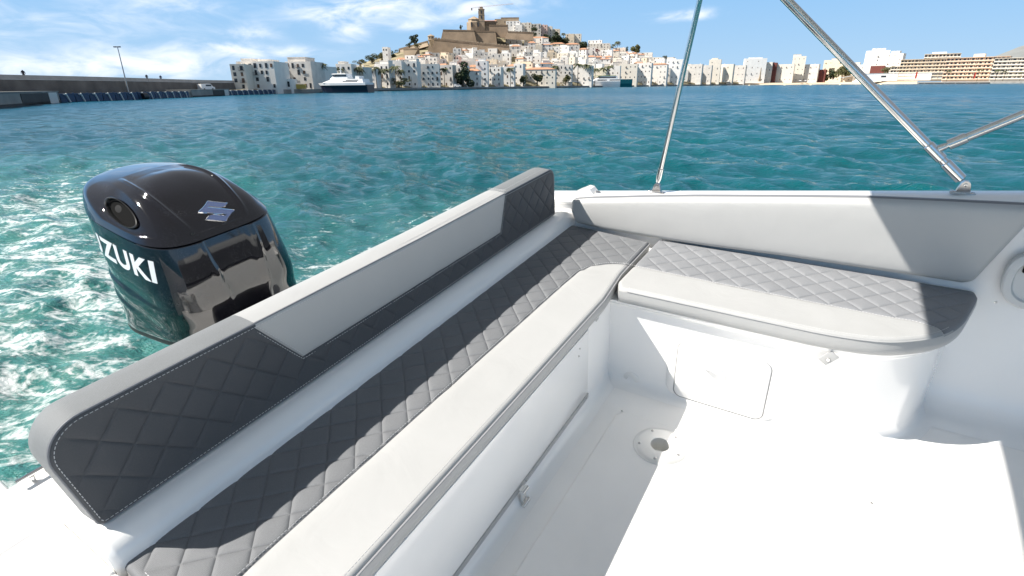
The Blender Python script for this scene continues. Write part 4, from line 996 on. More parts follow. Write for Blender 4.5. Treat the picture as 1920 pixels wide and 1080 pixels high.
# quay front: (left, right, top, base, setback, colour, yaw, depth, windows rows, cols, upper boxes, label)
FRONT = [
 (439, 463, 122, 163, 16, 2, .25, 12, 4, 2, None, 'narrow cream house at the far left end of the town beside the breakwater wall'),
 (452, 518, 117, 164, 13, 0, .12, 14, 4, 7, [(.05, .35, 1.3), (.55, .8, 1.0)], 'broad white harbour house with stepped terraces, second from the left of the quay front'),
 (516, 541, 125, 165, 12, 1, .38, 10, 4, 3, None, 'white house turned to the sun just left of the tallest house near the navy ferry'),
 (541, 588, 117, 165, 12, 3, .05, 14, 4, 5, [(.0, .7, 2.0)], 'five-storey weathered house with brown shutters left of the navy hulled ferry'),
 (516, 547, 150, 166, 5, 1, .1, 6, 1, 3, None, 'low white harbour hut with blue windows in front of the tall houses'),
 (588, 612, 126, 164, 13, 0, -.05, 12, 3, 3, None, 'three-storey white house directly behind the bow of the navy ferry'),
 (634, 662, 121, 162, 22, 0, .1, 10, 3, 3, [(.1, .5, 1.4)], 'white house rising behind the bridge of the navy ferry'),
 (660, 684, 127, 162, 15, 3, -.1, 10, 3, 3, None, 'weathered house behind the stern of the navy ferry'),
 (684, 706, 130, 163, 13, 1, .05, 10, 3, 2, None, 'bright white house beside the first pair of quay palms'),
 (705, 732, 121, 162, 15, 0, -.03, 10, 3, 3, [(.3, .9, 2)], 'white house behind the clustered palms left of the yellow bush'),
 (731, 756, 115, 162, 20, 0, .06, 10, 4, 3, None, 'tall white house behind the yellow-green bush on the quay'),
 (753, 784, 116, 162, 14, 0, .08, 11, 4, 3, [(.5, .95, 1.8)], 'four-storey white house with balconies right of the yellow-green bush'),
 (783, 825, 121, 163, 12, 0, .22, 14, 4, 5, None, 'largest white corner block standing forward on the quay front'),
 (824, 850, 123, 161, 16, 3, .0, 10, 4, 3, None, 'weathered house behind the palm beside the big dark tree'),
 (848, 876, 124, 160, 16, 0, .0, 10, 3, 3, None, 'white house hidden behind the big round dark tree'),
 (874, 899, 133, 160, 13, 0, .04, 9, 3, 3, None, 'low white house with red tiled roof right of the big dark tree'),
 (893, 915, 115, 159, 16, 1, .1, 9, 5, 2, [(.2, .8, 1.6)], 'narrow bright tower house on the middle of the quay front'),
 (915, 940, 127, 159, 14, 0, -.04, 9, 4, 3, None, 'white house with grey shutters right of the narrow tower house'),
 (939, 964, 126, 159, 15, 1, .03, 9, 3, 3, None, 'white house with round-topped gable behind the lone middle palm'),
 (963, 981, 120, 158, 17, 0, -.06, 9, 4, 2, None, 'tall white house with dark terraces right of the lone middle palm'),
 (980, 1041, 130, 158, 14, 2, .02, 10, 3, 6, None, 'long cream two-storey house with tiled edge behind the small quay trees'),
 (1040, 1071, 122, 158, 15, 3, .04, 10, 4, 4, [(.1, .5, 2)], 'weathered house with long balconies left of the tall palm pair'),
 (1070, 1109, 124, 157, 14, 0, -.02, 10, 4, 4, None, 'white house with dark loggias behind the pair of tall palms'),
 (1108, 1136, 128, 157, 18, 2, .03, 10, 3, 3, None, 'cream house behind the bow of the teal ferry'),
 (1135, 1161, 124, 157, 14, 0, .06, 10, 4, 3, None, 'white house rising behind the bridge of the teal ferry'),
 (1160, 1193, 121, 156, 14, 2, .05, 11, 4, 4, None, 'cream house with ochre balconies behind the teal stern of the ferry'),
 (1192, 1219, 119, 156, 14, 0, .0, 11, 4, 4, None, 'white house with blue-grey bay windows right of the teal ferry'),
 (1218, 1248, 121, 156, 14, 0, .0, 11, 4, 4, None, 'white four-storey house with thin tiled cornice right of the teal ferry'),
 (1247, 1279, 112, 156, 14, 1, .08, 12, 5, 4, [(.0, .5, 1.5)], 'tall white five-storey house beside the slim left bimini pole'),
 (1289, 1313, 121, 155, 16, 3, .0, 10, 3, 3, None, 'grey-white house just right of the slim bimini pole'),
 (1312, 1331, 123, 155, 16, 3, .03, 10, 3, 2, None, 'weathered narrow house second to the right of the slim bimini pole'),
 (1326, 1347, 112, 155, 20, 2, .1, 11, 4, 2, [(.2, .7, 2)], 'cream tower block behind the grey-white houses right of the slim pole'),
 (1345, 1371, 121, 154, 18, 2, -.02, 11, 3, 4, None, 'cream house with small square windows above white parasols'),
 (1369, 1394, 123, 154, 18, 3, .02, 11, 3, 3, None, 'stone-coloured house behind the white parasols left of the bright block'),
 (1393, 1431, 110, 153, 18, 1, .3, 14, 4, 4, [(.2, .8, 1.6)], 'bright white sunlit block standing behind the stone obelisk'),
 (1430, 1443, 117, 153, 22, 3, .0, 10, 4, 2, None, 'narrow grey house wedged right of the bright white block'),
 (1442, 1451, 118, 153, 22, M['brick'], .0, 10, 4, 1, None, 'narrow dark red house behind the beach'),
 (1449, 1483, 121, 153, 20, 2, .05, 10, 3, 4, None, 'cream house right of the narrow dark red house'),
 (1481, 1503, 106, 153, 26, 2, .18, 12, 5, 3, [(.0, .6, 3)], 'tall stepped cream tower block in the middle of the beach front'),
 (1502, 1529, 121, 153, 22, 3, .0, 10, 3, 3, None, 'grey house right of the tall stepped cream tower'),
 (1527, 1544, 131, 153, 20, M['brick'], .0, 8, 2, 2, None, 'low rust red house near the trees of the beach'),
 (1541, 1580, 113, 151, 50, 4, .0, 14, 4, 5, [(.3, .8, 2.5)], 'broad ochre apartment block behind the beach trees'),
 (1578, 1604, 118, 151, 48, 4, .1, 12, 4, 3, None, 'ochre block seen just left of the thick steel pole'),
 (1600, 1625, 122, 150, 60, 0, .0, 10, 3, 3, None, 'pale low block partly hidden by the thick steel pole'),
 (1620, 1655, 95, 150, 70, 1, .35, 16, 8, 1, [(.25, .8, 3)], 'tall windowless white tower block right of the thick pole'),
 (1655, 1681, 101, 150, 72, 0, -.1, 12, 7, 3, [(.2, .7, 3.5)], 'tall white apartment tower with balconies beside the windowless tower'),
]
for i, (a, b, t, bs, d, col, yaw, dep, rw, cl, top, lab) in enumerate(FRONT):
    house(a, b, t, bs, d, col, yaw, dep, rw, cl, top, 'house', lab, G1, tiled=(i in (15, 20, 27)), balc=.34 if (b-a) > 20 else .1, z0=QZ if a < 1393 else 2.6)

# hillside rows: each row is walked from left to right
ROWN = ['second', 'third', 'fourth', 'fifth', 'sixth']
def row(k, d, x0, x1, wmin, wmax, hmin, hmax, gap=.18):
    px = x0; n = 0
    while px < x1:
        w = random.uniform(wmin, wmax); pc = px+w/2; D = dq(pc)+d
        g = ground(pc, d); vb = pix(g)[1]; h = random.uniform(hmin, hmax)
        if random.random() < gap: px += w*.6; continue
        col = random.choices(range(6), [38, 30, 14, 12, 4, 2])[0]; tl = random.random() < .16
        tp = [(random.uniform(0, .3), random.uniform(.5, .9), random.uniform(1.5, 2.6))] if random.random() < .4 else None
        lab = f"{WNAME[col]} {'tiled' if tl else ('stepped' if tp else 'flat-roofed')} hillside house, {ORD[n]} from the left in the {ROWN[k]} row above the quay"
        house(px, px+w, vb-h, vb+1.0, d, col, random.uniform(-.25, .35), random.uniform(6, 9), None, max(1, int(w/7.5)), tp, 'house', lab, 'white houses on the hillside', tiled=tl, balc=.05, side=random.random() < .5)
        n += 1; px += w*random.uniform(.82, 1.02)
def pix(p):
    q = MW_@(np.asarray(p, float)-CP); return 960+F_PX*q[0]/q[2], 540-F_PX*q[1]/q[2]
row(0, 40, 590, 1345, 15, 27, 18, 27, .08)
row(1, 70, 640, 1330, 13, 24, 15, 24, .10)
row(2, 100, 668, 1310, 13, 23, 14, 22, .12)
row(3, 128, 705, 1290, 13, 22, 13, 20, .14)
row(4, 150, 850, 1010, 12, 20, 12, 18, .15)
# upper town east of the castle
UP = [(1040, 985, 1066, 4, 70, 18), ]
def upper(a, b, t, bs, d, col, lab, tl=False, yaw=.1, cols=None, rows=None):
    return house(a, b, t, bs, d, col, yaw, 10, rows, cols if cols is not None else max(2, int((b-a)/6)), None, 'house', lab, 'upper town houses', tiled=tl, balc=.05)
for r_ in [
 (949, 975, 40, 60, 250, 1, 'bright white house just right of the castle building'), (966, 979, 47, 62, 240, 1, 'small white house with blue wall below the castle'), (976, 996, 43, 64, 236, 2, 'cream house on the upper ridge right of the castle'),
 (995, 1014, 45, 66, 240, 3, 'stone-grey house on the upper ridge with dark tree in front'), (1012, 1026, 47, 69, 236, 5, 'pinkish house on the upper ridge'), (1024, 1035, 50, 70, 236, 2, 'cream narrow house near the end of the upper ridge'), (1035, 1049, 55, 72, 234, 4, 'ochre house at the end of the upper ridge'),
 (905, 930, 70, 81, 214, 4, 'ochre house standing below the lower bastion'), (948, 978, 71, 88, 190, 0, 'white house with dark windows below the castle terrace'), (988, 1028, 71, 87, 190, 1, 'long bright white villa with tiled edge below the upper ridge', True),
 (975, 990, 74, 88, 200, 2, 'cream wing left of the long white villa'), (996, 1022, 88, 105, 160, 2, 'cream palace with three large windows in the middle of the slope'), (1032, 1058, 82, 97, 176, 2, 'cream terrace house below the dark trees', True), (1058, 1086, 83, 97, 176, 3, 'weathered terrace house right of the tiled terrace house', True),
 (1040, 1075, 98, 112, 140, 5, 'pinkish house with tiled roof in the middle of the slope', True), (1072, 1092, 93, 110, 142, 1, 'white house with blue door trim in the middle of the slope'), (1090, 1110, 94, 110, 142, 2, 'cream house left of the red bougainvillea'),
 (1060, 1076, 64, 80, 228, 4, 'ochre villa behind the dark slope trees'), (1070, 1089, 64, 82, 224, 2, 'cream square villa above the large dark tree'), (1102, 1128, 76, 92, 200, 1, 'white convent with small bell gable on the ridge'), (1105, 1142, 82, 100, 184, 3, 'large weathered grey building on the ridge right of the dark tree'),
 (1128, 1144, 84, 100, 190, 0, 'white house on the ridge near the palms'), (1150, 1172, 90, 103, 176, 2, 'cream house on the eastern ridge'), (1158, 1190, 99, 112, 150, 2, 'long cream terrace wall house on the eastern slope', True), (1204, 1222, 99, 112, 160, 0, 'white house at the eastern end of the ridge'), (1165, 1185, 105, 120, 130, 4, 'ochre house on the eastern slope'),
 (1110, 1146, 113, 124, 110, M['tile'], 'terracotta roofed market hall in the middle of the town'), (1222, 1238, 108, 122, 120, 2, 'cream house at the eastern foot of the hill'), (1000, 1013, 105, 118, 124, stucco('mint_stucco', (.42, .55, .45)), 'mint green house in the middle of the slope'), (845, 862, 106, 120, 126, 5, 'pinkish low house below the long wall'), (718, 728, 89, 108, 150, 1, 'thin white tower house at the left foot of the long wall'),
]:
    upper(*r_)
house(875, 905, 88, 100, 152, 1, .1, 9, 1, 2, None, 'house', 'bright white block directly under the long bastion wall', 'upper town houses')

# fortress: bastions with battered walls, watch turret, castle and cathedral
def fort(name, label, cat, quad, d, m, thick=14.0, batter=.12, depth_t=None):
    """quad: top-left, top-right, bottom-right, bottom-left pixels; a solid wall with sloping face"""
    (a, b, c, e) = quad; D = dq(850)+d
    P = [far(*a, D+2), far(*b, D+2+(depth_t or 0)), far(*c, D-1+(depth_t or 0)), far(*e, D-1)]
    back = np.array([0, thick, 0]); lift = np.array([0, 0, -2.0]); mb = MB(); n = 10
    front_t = [P[0]+(P[1]-P[0])*i/n for i in range(n+1)]; front_b = [P[3]+(P[2]-P[3])*i/n+lift for i in range(n+1)]
    rings = [[tuple(p+back-np.array([0, 0, 6])) for p in front_t], [tuple(p+back) for p in front_t], [tuple(p+np.array([0, .9, 0])) for p in front_t], [tuple(p+np.array([0, .9, -1.1])) for p in front_t], [tuple(p+np.array([0, -.15, -1.15])) for p in front_t], [tuple(p+np.array([0, -.15, -1.5])) for p in front_t], [tuple(p+np.array([0, .1, -1.5])) for p in front_t], [tuple(p) for p in front_b]]
    mb.loft(rings, False)
    for e_ in (0, n): mb.add([r[e_] for r in rings]+[tuple(front_b[e_]+back)], [tuple(range(len(rings)+1))])
    o = world_obj(name, mb, m); tag(o, label, cat); return o
fort('bastion', 'massive brown stone bastion with sloping wall below the cathedral', 'bastion', [(830, 55), (889, 56), (895, 80), (826, 72)], 222, M['stone'], 40)
fort('bastion', 'shaded right flank bastion stepping back beside the main bastion', 'bastion', [(889, 57), (929, 57.5), (932, 80), (895, 81)], 226, M['stone'], 40)
lw = fort('fortress_wall', 'long brown stone wall descending to the right with pale parapet stones', 'wall', [(805, 71), (955, 86), (955, 98), (800, 107)], 168, M['stone'], 14)
mb = MB()
for i in range(26):
    t = i/25; a = far(812+t*140, 71.4+t*14.3, dq(850)+172.5); mb.box((a[0], a[1]-1.0, a[2]+.2), (2.1, 1.2, .9))
world_obj('parapet', mb, M['stone_pale'], parent=lw)
fort('fortress_wall', 'short stone wall running left from the turret', 'wall', [(747, 91), (801, 76), (803, 82), (747, 98)], 200, M['stone_pale'], 6)
fort('fortress_wall', 'tan stone retaining wall at the left foot of the fortress', 'wall', [(756, 90), (783, 89), (772, 108), (757, 108)], 150, M['stone_pale'], 10)
fort('fortress_wall', 'brown terrace wall below the white ridge houses', 'wall', [(952, 58), (1000, 60), (1000, 72), (945, 69)], 224, M['stone'], 10)
fort('fortress_wall', 'plain stone curtain wall right of the cathedral apse', 'wall', [(917, 46), (952, 46), (953, 67), (918, 66)], 238, M['stone'], 14)
def turret():
    D = dq(808)+168; b = far(808.5, 75, D); h = far(808.5, 65, D)[2]-b[2]; mb = MB()
    mb.lathe([(.3, -6), (1.6, -3.2), (2.9, 0), (3.1, .2), (2.8, .4), (2.8, h*.62), (3.2, h*.66), (3.2, h*.74), (2.4, h*.84), (1.2, h*.97), (.2, h*1.05), (.02, h*1.3)], (0, 0, 0), 'Z', 14)
    o = world_obj('watch_turret', mb, M['stone_pale'], tuple(b), True); tag(o, 'small domed stone watch turret on the corner of the long wall', 'turret')
    for a in (-.5, .6):
        w = link('window', WIN[0], o); w.location = (2.75*math.sin(a), -2.75*math.cos(a), h*.40); w.scale = (.8, .5, 1.3)
turret()
def cathedral():
    D = dq(880)+245; k = D/F_PX*1.0; c = far(895, 56, D); u = float((far(896, 56, D)-c)[0]); zz = lambda v: float(far(895, v, D)[2]-c[2]); o = link('cathedral', None); o.location = tuple(c); o.rotation_euler = (0, 0, 0)
    tag(o, 'sandstone cathedral with square bell tower on top of the hill', 'cathedral')
    X = lambda px: (px-895)*u
    def add(name, mb, m): return link(name, mb.mesh(name, m), o)
    # octagonal apse in two tiers
    mb = MB(); cx = X(888); r = u*15.0
    def octo(r, z, cy=14): return [(cx+r*math.cos(R(22.5+45*i)), cy+r*math.sin(R(22.5+45*i)), z) for i in range(8)]
    mb.loft([octo(r, -8), octo(r, zz(40)), octo(r*.98, zz(39.5)), octo(r*.80, zz(38.5)), octo(r*.78, zz(34))], True, True); apse = add('apse', mb, M['stone_pale'])
    mb = MB(); mb.loft([octo(r*.84, zz(34)), octo(r*.82, zz(33.6)), octo(.2, zz(27.5))], True, True); add('apse_roof', mb, M['stone_pale'])
    for px in (884, 896.5):
        w = link('window', WIN[0], o); w.location = (X(px), 14-r*.95, zz(45)); w.scale = (1.2, 2.2, 4.4)
    # tower
    mb = MB(); tw = u*11.2; tx = X(902.5)
    def sq(w, z): return [(tx+a*w/2, 12+b*w/2, z) for a, b in ((-1, -1), (1, -1), (1, 1), (-1, 1))]
    mb.loft([sq(tw, -8), sq(tw, zz(38)), sq(tw*1.04, zz(37.6)), sq(tw*1.04, zz(37.1)), sq(tw, zz(37)), sq(tw*.98, zz(26)), sq(tw*1.05, zz(25.7)), sq(tw*1.05, zz(25.2)), sq(tw*.97, zz(25)), sq(tw*.96, zz(15.5)), sq(tw*1.08, zz(15.2)), sq(tw*1.08, zz(14.6)), sq(tw*.9, zz(14.4)), sq(tw*.86, zz(13.9))], True, True); t_ = add('bell_tower', mb, M['stone_pale'])
    mb = MB(); mb.loft([sq(tw*.55, zz(13.95)), sq(tw*.52, zz(10.8)), sq(tw*.6, zz(10.6)), sq(tw*.3, zz(9.8))], True, True); link('lantern', mb.mesh('lantern', M['stone_pale']), t_)
    for v in (21, 30.5):
        w = link('window', WIN[0], t_); w.location = (tx, 12-tw/2, zz(v)); w.scale = (tw*.2, .5, tw*.42)
        w = link('window', WIN[0], t_); w.location = (tx-tw/2, 12, zz(v)); w.scale = (.5, tw*.2, tw*.42)
    # nave behind the tower, with buttresses and tiled roof
    mb = MB(); mb.box((X(918), 22, (zz(37)-8)/2), (u*24, 16, zz(37)+8)); nv = add('nave', mb, M['stone_pale'])
    mb = MB()
    for i in range(6): mb.box((X(911+i*3.6), 13.4, zz(42)), (u*.9, 1.6, zz(38)-zz(46)))
    link('buttress_row', mb.mesh('buttress_row', M['stone']), nv)
    mb = MB(); y0, y1 = 13.4, 30.6; mb.add([(X(905.5), y0, zz(37.2)), (X(930.5), y0, zz(37.2)), (X(930.5), y1, zz(37.2)), (X(905.5), y1, zz(37.2)), (X(905.5), 22, zz(33.8)), (X(930.5), 22, zz(33.8))], [(0, 1, 5, 4), (2, 3, 4, 5), (0, 4, 3), (1, 2, 5)]); add('roof', mb, M['tile'])
cathedral()
house(928, 973, 36, 60, 262, M['stone_pale'], .15, 16, 2, 6, [(.25, 1.0, 2.0)], 'castle', 'long tan castle building on the summit right of the cathedral', None, tiled=False, balc=0, side=False)
def crane():
    D = dq(890)+300; b = far(898, 52, D); o = link('tower_crane', None); o.location = tuple(b); tag(o, 'slim tower crane with long jib rising behind the cathedral tower', 'crane')
    z = lambda v: float(far(898, v, D)[2]-b[2]); x = lambda p: float(far(p, 52, D)[0]-b[0])
    mb = MB()
    def lat(p, q, n, w):
        p, q = Vector(p), Vector(q); up = Vector((0, 0, 1)) if abs((q-p).normalized().z) < .5 else Vector((1, 0, 0))
        mb.tube([p, q], .11, 4); mb.tube([p+up*w, q+up*w], .11, 4)
        for i in range(n): a = p.lerp(q, i/n); c = p.lerp(q, (i+1)/n); mb.tube([a, c+up*w], .06, 4); mb.tube([c+up*w, c], .06, 4)
        s = MB(); s.v, s.f = mb.v[:], mb.f[:]; mb.v.clear(); mb.f.clear(); return s
    m = mat('crane_paint', (.60, .50, .42), .7)
    link('mast', lat((0, 0, -6), (0, 0, z(13)), 14, 1.0).mesh('mast', m), o); link('jib', lat((0, 0, z(14)), (x(963), 0, z(8.5)), 18, .9).mesh('jib', m), o)
    j = link('counter_jib', lat((0, 0, z(14)), (x(885), 0, z(16)), 5, .8).mesh('counter_jib', m), o)
    q = MB(); q.box((x(885.5), 0, z(17.2)), (1.6, 1.4, 2.4)); link('counterweight', q.mesh('counterweight', M['concrete']), j)
crane()

# ------------------------------------------------------------------ hotels and terminal on the right
def hotel(px0, px1, vt, vb, d, col, floors, label, yaw=0.0, top=None, depth=16, steps=None):
    D = dq((px0+px1)/2)+d; pc = (px0+px1)/2; B_ = far(pc, vb, D); w = math.hypot(*(far(px1, vb, D)-far(px0, vb, D))[:2]); h = far(pc, vt, D)[2]-B_[2]
    o = link('hotel', None); o.location = tuple(B_); o.rotation_euler = (0, 0, -math.atan2(B_[0], B_[1])+yaw); tag(o, label, 'hotel', 'hotels along the eastern shore')
    mb = MB(); mb.box((0, depth/2+1.4, h/2-1), (w-.4, depth, h+2)); link('wall', mb.mesh('wall', col), o)
    fh = h/floors
    for i in range(floors):
        a, b = (steps[i] if steps else (0, 1)); ww = w*(b-a); xc = w*((a+b)/2-.5); mb = MB(); mb.box((xc, .7, fh*i+.1), (ww, 1.5, .22)); mb.box((xc, .02, fh*i+.62), (ww, .14, .85))
        for j in range(int(ww/6)+1): mb.box((xc-ww/2+.1+j*(ww-.2)/max(1, int(ww/6)), .75, fh*i+fh*.5), (.18, 1.3, fh*.9))
        link('balcony', mb.mesh('balcony', col), o)
        n = max(2, int(ww/3.4))
        for j in range(n):
            q = link('window', WIN[0], o); q.location = (xc+ww*((j+.5)/n-.5), 1.38, fh*i+fh*.52); q.scale = (ww/n*.6, .1, fh*.5)
    mb = MB(); mb.box((0, depth/2+.6, h+.15), (w+.5, depth+2.2, .3))
    if top: mb.box((w*((top[0]+top[1])/2-.5), depth/2, h+top[2]/2+.3), (w*(top[1]-top[0]), depth*.5, top[2]))
    link('roof', mb.mesh('roof', col), o)
hotel(1729, 1783, 101, 149, 95, WALLS[2], 7, 'cream apartment block rising behind the long hotel', 0, (.2, .6, 2))
hotel(1690, 1772, 111, 149, 62, WALLS[4], 6, 'long tan hotel with shaded balcony bands behind the white terminal', .05)
hotel(1674, 1757, 124, 149, 54, WALLS[2], 4, 'lower cream hotel wing with glass balconies directly behind the terminal', .05)
hotel(1776, 1868, 107.5, 149, 52, M['orange_roof'], 6, 'orange hotel with balcony bands and a small roof box', -.12, (.42, .6, 3.2))
hotel(1872, 1990, 107.5, 148, 52, WALLS[2], 6, 'cream apartment hotel at the right edge of the shore', -.05, (.4, .7, 2.5))
def terminal():
    D = dq(1690)+34; a, b = far(1625, 151, D), far(1766, 151, D); c = (a+b)/2; w = np.hypot(*(b-a)[:2]); h = far(1690, 137, D)[2]-c[2]
    o = link('ferry_terminal', None); o.location = tuple(c); o.rotation_euler = (0, 0, -math.atan2(c[0], c[1])); tag(o, 'long low white terminal hall behind the sandy rocks', 'building')
    mb = MB(); mb.box((-w*.11, 6, h/2), (w*.78, 12, h)); link('wall', mb.mesh('wall', M['boatwhite']), o)
    mb = MB(); mb.box((w*.395, 7.5, h/2-.1), (w*.24, 12, h-.2)); link('grey_wing', mb.mesh('grey_wing', stucco('grey_panel', (.50, .51, .50))), o)
    mb = MB(); mb.box((0, 6, h+.12), (w*1.02, 13.2, .22)); link('roof', mb.mesh('roof', M['boatwhite']), o)
    q = link('window', WIN[0], o); q.location = (-w*.24, -.03, h*.58); q.scale = (5.5, .1, 2.2)
    mb = MB(); e = far(1575, 146, D)-c; mb.add([(-w/2, -.5, h+.1), (-w/2, 7, h+.1), (e[0], 5, 2.0), (e[0], -.5, 2.0), (-w/2, -.5, h-.35), (-w/2, 7, h-.35), (e[0], 5, 1.6), (e[0], -.5, 1.6)], [(0, 1, 2, 3), (4, 7, 6, 5), (0, 3, 7, 4), (1, 5, 6, 2), (2, 6, 7, 3), (0, 4, 5, 1)]); link('ramp_roof', mb.mesh('ramp_roof', M['boatwhite']), o)
terminal()
house(1632, 1654, 124, 137, 48, M['brick'], 0, 8, 1, 0, None, 'house', 'rust red windowless cube building above the white terminal', None, balc=0, side=False)
mb = MB(); D = 1500; hx = [(1830, 112), (1855, 109), (1875, 102), (1893, 95), (1910, 88), (1930, 82), (1970, 78), (2050, 82), (2150, 100)]
mb.loft([[tuple(far(a, b, D+k*260)*np.array([1, 1, 1])+np.array([0, 0, z])) for a, b in hx] for k, z in ((-1, -90), (-.5, -25), (0, 0), (1, -15), (2, -90))], False)
o = world_obj('distant_hill', mb, M['hill_far'], smooth=True, angle=80); tag(o, kind='structure')
# two red flags and the dark floating pier on the right
def flag(px, v0, v1, label):
    D = dq(px)+20; b = far(px, v1, D); h = far(px, v0, D)[2]-b[2]; o = link('flag', None); o.location = tuple(b); tag(o, label, 'flag', 'red flags on the eastern shore')
    q = MB(); q.tube([(0, 0, -1), (0, 0, h)], .08, 6); link('flagpole', q.mesh('flagpole', M['galv']), o)
    q = MB(); n = 8; q.loft([[(.1+t*1.7, .12*math.sin(t*5), h-.1), (.1+t*1.7, .12*math.sin(t*5+.4), h*.28)] for t in np.linspace(0, 1, n)], False); f = link('cloth', q.mesh('cloth', M['red']), o); s_ = f.modifiers.new('t', 'SOLIDIFY'); s_.thickness = .05
flag(1714, 135, 152, 'red banner flag at the right end of the white terminal'); flag(1823, 136, 152, 'red banner flag in front of the orange hotel')
def float_pier():
    o = link('floating_pier', None); a, b = shore(1722, -4), shore(1850, -4); o.location = tuple((a+b)/2); tag(o, 'dark floating pier with pale posts in front of the orange hotel', 'pier')
    c = (a+b)/2; ang = math.atan2((b-a)[1], (b-a)[0]); w = np.hypot(*(b-a)[:2]); o.rotation_euler = (0, 0, ang)
    q = MB(); q.box((0, 1.5, .45), (w, 3, 1.1)); link('deck', q.mesh('deck', M['wet']), o)
    for i in range(6):
        q = MB(); q.box((-w*.4+w*.8*i/5, -.1, .7), (.5, .3, 1.7)); link('post', q.mesh('post', M['concrete']), o)
float_pier()
def obelisk():
    D = dq(1424)+10; b = far(1424, 151, D); h = far(1424, 126, D)[2]-b[2]; mb = MB(); s = lambda w, z: [(a*w, c*w, z) for a, c in ((-1, -1), (1, -1), (1, 1), (-1, 1))]
    mb.loft([s(1.6, -1), s(1.6, h*.12), s(1.1, h*.13), s(1.0, h*.3), s(.75, h*.31), s(.42, h*.92), s(.02, h)], True, True); o = world_obj('obelisk', mb, M['stone_pale'], tuple(b)); tag(o, 'slim stone obelisk monument in front of the bright white block', 'obelisk')
obelisk()

# ------------------------------------------------------------------ ferries
def hull_mb(L_, prof, zs, flare):
    """prof: half-beams along the length from bow (x=0) to stern; zs: (z, scale, bow shift)"""
    mb = MB(); rings = []
    for (z, k, sh) in zs:
        pr = [(x*L_+sh*(1-x)**3, -b*k, z) for x, b in prof]; st = [(x*L_+sh*(1-x)**3, b*k, z) for x, b in prof[::-1]]; rings.append(pr+st)
    mb.loft(rings, True, True); return mb
def ferry_navy():
    D = dq(601)-7; a, b = far(601, 172, D), far(696, 172, D-5); o = link('ferry', None); o.location = (a[0], a[1], 0); L_ = float(np.hypot(*(b-a)[:2])); o.rotation_euler = (0, 0, math.atan2((b-a)[1], (b-a)[0])); tag(o, 'fast ferry with navy hull and white superstructure moored at the quay', 'ferry')
    k = L_/28.0; P = [(0, .15), (.05, 1.3), (.15, 2.6), (.3, 3.3), (.6, 3.5), (1, 3.4)]; u = lambda v: float(far(650, v, D)[2])
    link('hull', hull_mb(L_, P, [(-.6, .75, 1.6), (u(163.5), .9, .5), (u(159.5), 1.0, 0), (u(159.4), .9, .1)], 0).mesh('hull', M['navy']), o)
    P2 = [(0.005, .15), (.05, 1.32), (.15, 2.65), (.3, 3.35), (.6, 3.55), (.98, 3.45)]
    link('bulwark', hull_mb(L_, P2, [(u(160), 1.02, 0), (u(155.6), 1.05, -.6), (u(155.4), .9, 0)], 0).mesh('bulwark', M['boatwhite']), o)
    def deck(x0, x1, hw, z0, z1, rake, nm='deckhouse'):
        q = MB(); q.loft([[(x0, -hw*.75, z0), (x0+1, -hw, z0), (x1, -hw, z0), (x1, hw, z0), (x0+1, hw, z0), (x0, hw*.75, z0)], [(x0+rake, -hw*.6, z1), (x0+rake+.8, -hw*.88, z1), (x1-.3, -hw*.9, z1), (x1-.3, hw*.9, z1), (x0+rake+.8, hw*.88, z1), (x0+rake, hw*.6, z1)]], True, True); return q
    d1 = link('deckhouse', deck(L_*.11, L_*.93, 3.1, u(155.5), u(148.5), 4.2).mesh('deckhouse', M['boatwhite']), o)
    d2 = link('bridge', deck(L_*.26, L_*.62, 2.4, u(148.5), u(139.5), 2.6).mesh('bridge', M['boatwhite']), o)
    link('bridge_roof', deck(L_*.30, L_*.60, 2.7, u(139.4), u(138.4), .5).mesh('bridge_roof', M['boatwhite']), o)
    for (x0, x1, hw, za, zb_, par) in ((.54, .82, 3.04, u(155.2), u(152.6), d1), (.34, .60, 2.36, u(143.6), u(141.2), d2), (.60, .84, 2.95, u(151.6), u(150.2), d1)):
        q = MB(); q.box((L_*(x0+x1)/2, 0, (za+zb_)/2), (L_*(x1-x0), hw*2, abs(zb_-za))); link('window_band', q.mesh('window_band', M['pane']), par)
    q = MB(); q.tube([(L_*.44, 0, u(139)), (L_*.46, 0, u(121))], [.22, .06], 8).box((L_*.445, 0, u(133)), (.3, 2.2, .25)).box((L_*.45, 0, u(128)), (.25, 1.4, .2)); link('mast', q.mesh('mast', M['boatwhite']), o)
    q = MB(); q.box((L_*.80, 0, (u(150)+u(143))/2), (1.6, 4, u(143)-u(150))); link('funnel', q.mesh('funnel', M['boatwhite']), o)
ferry_navy()
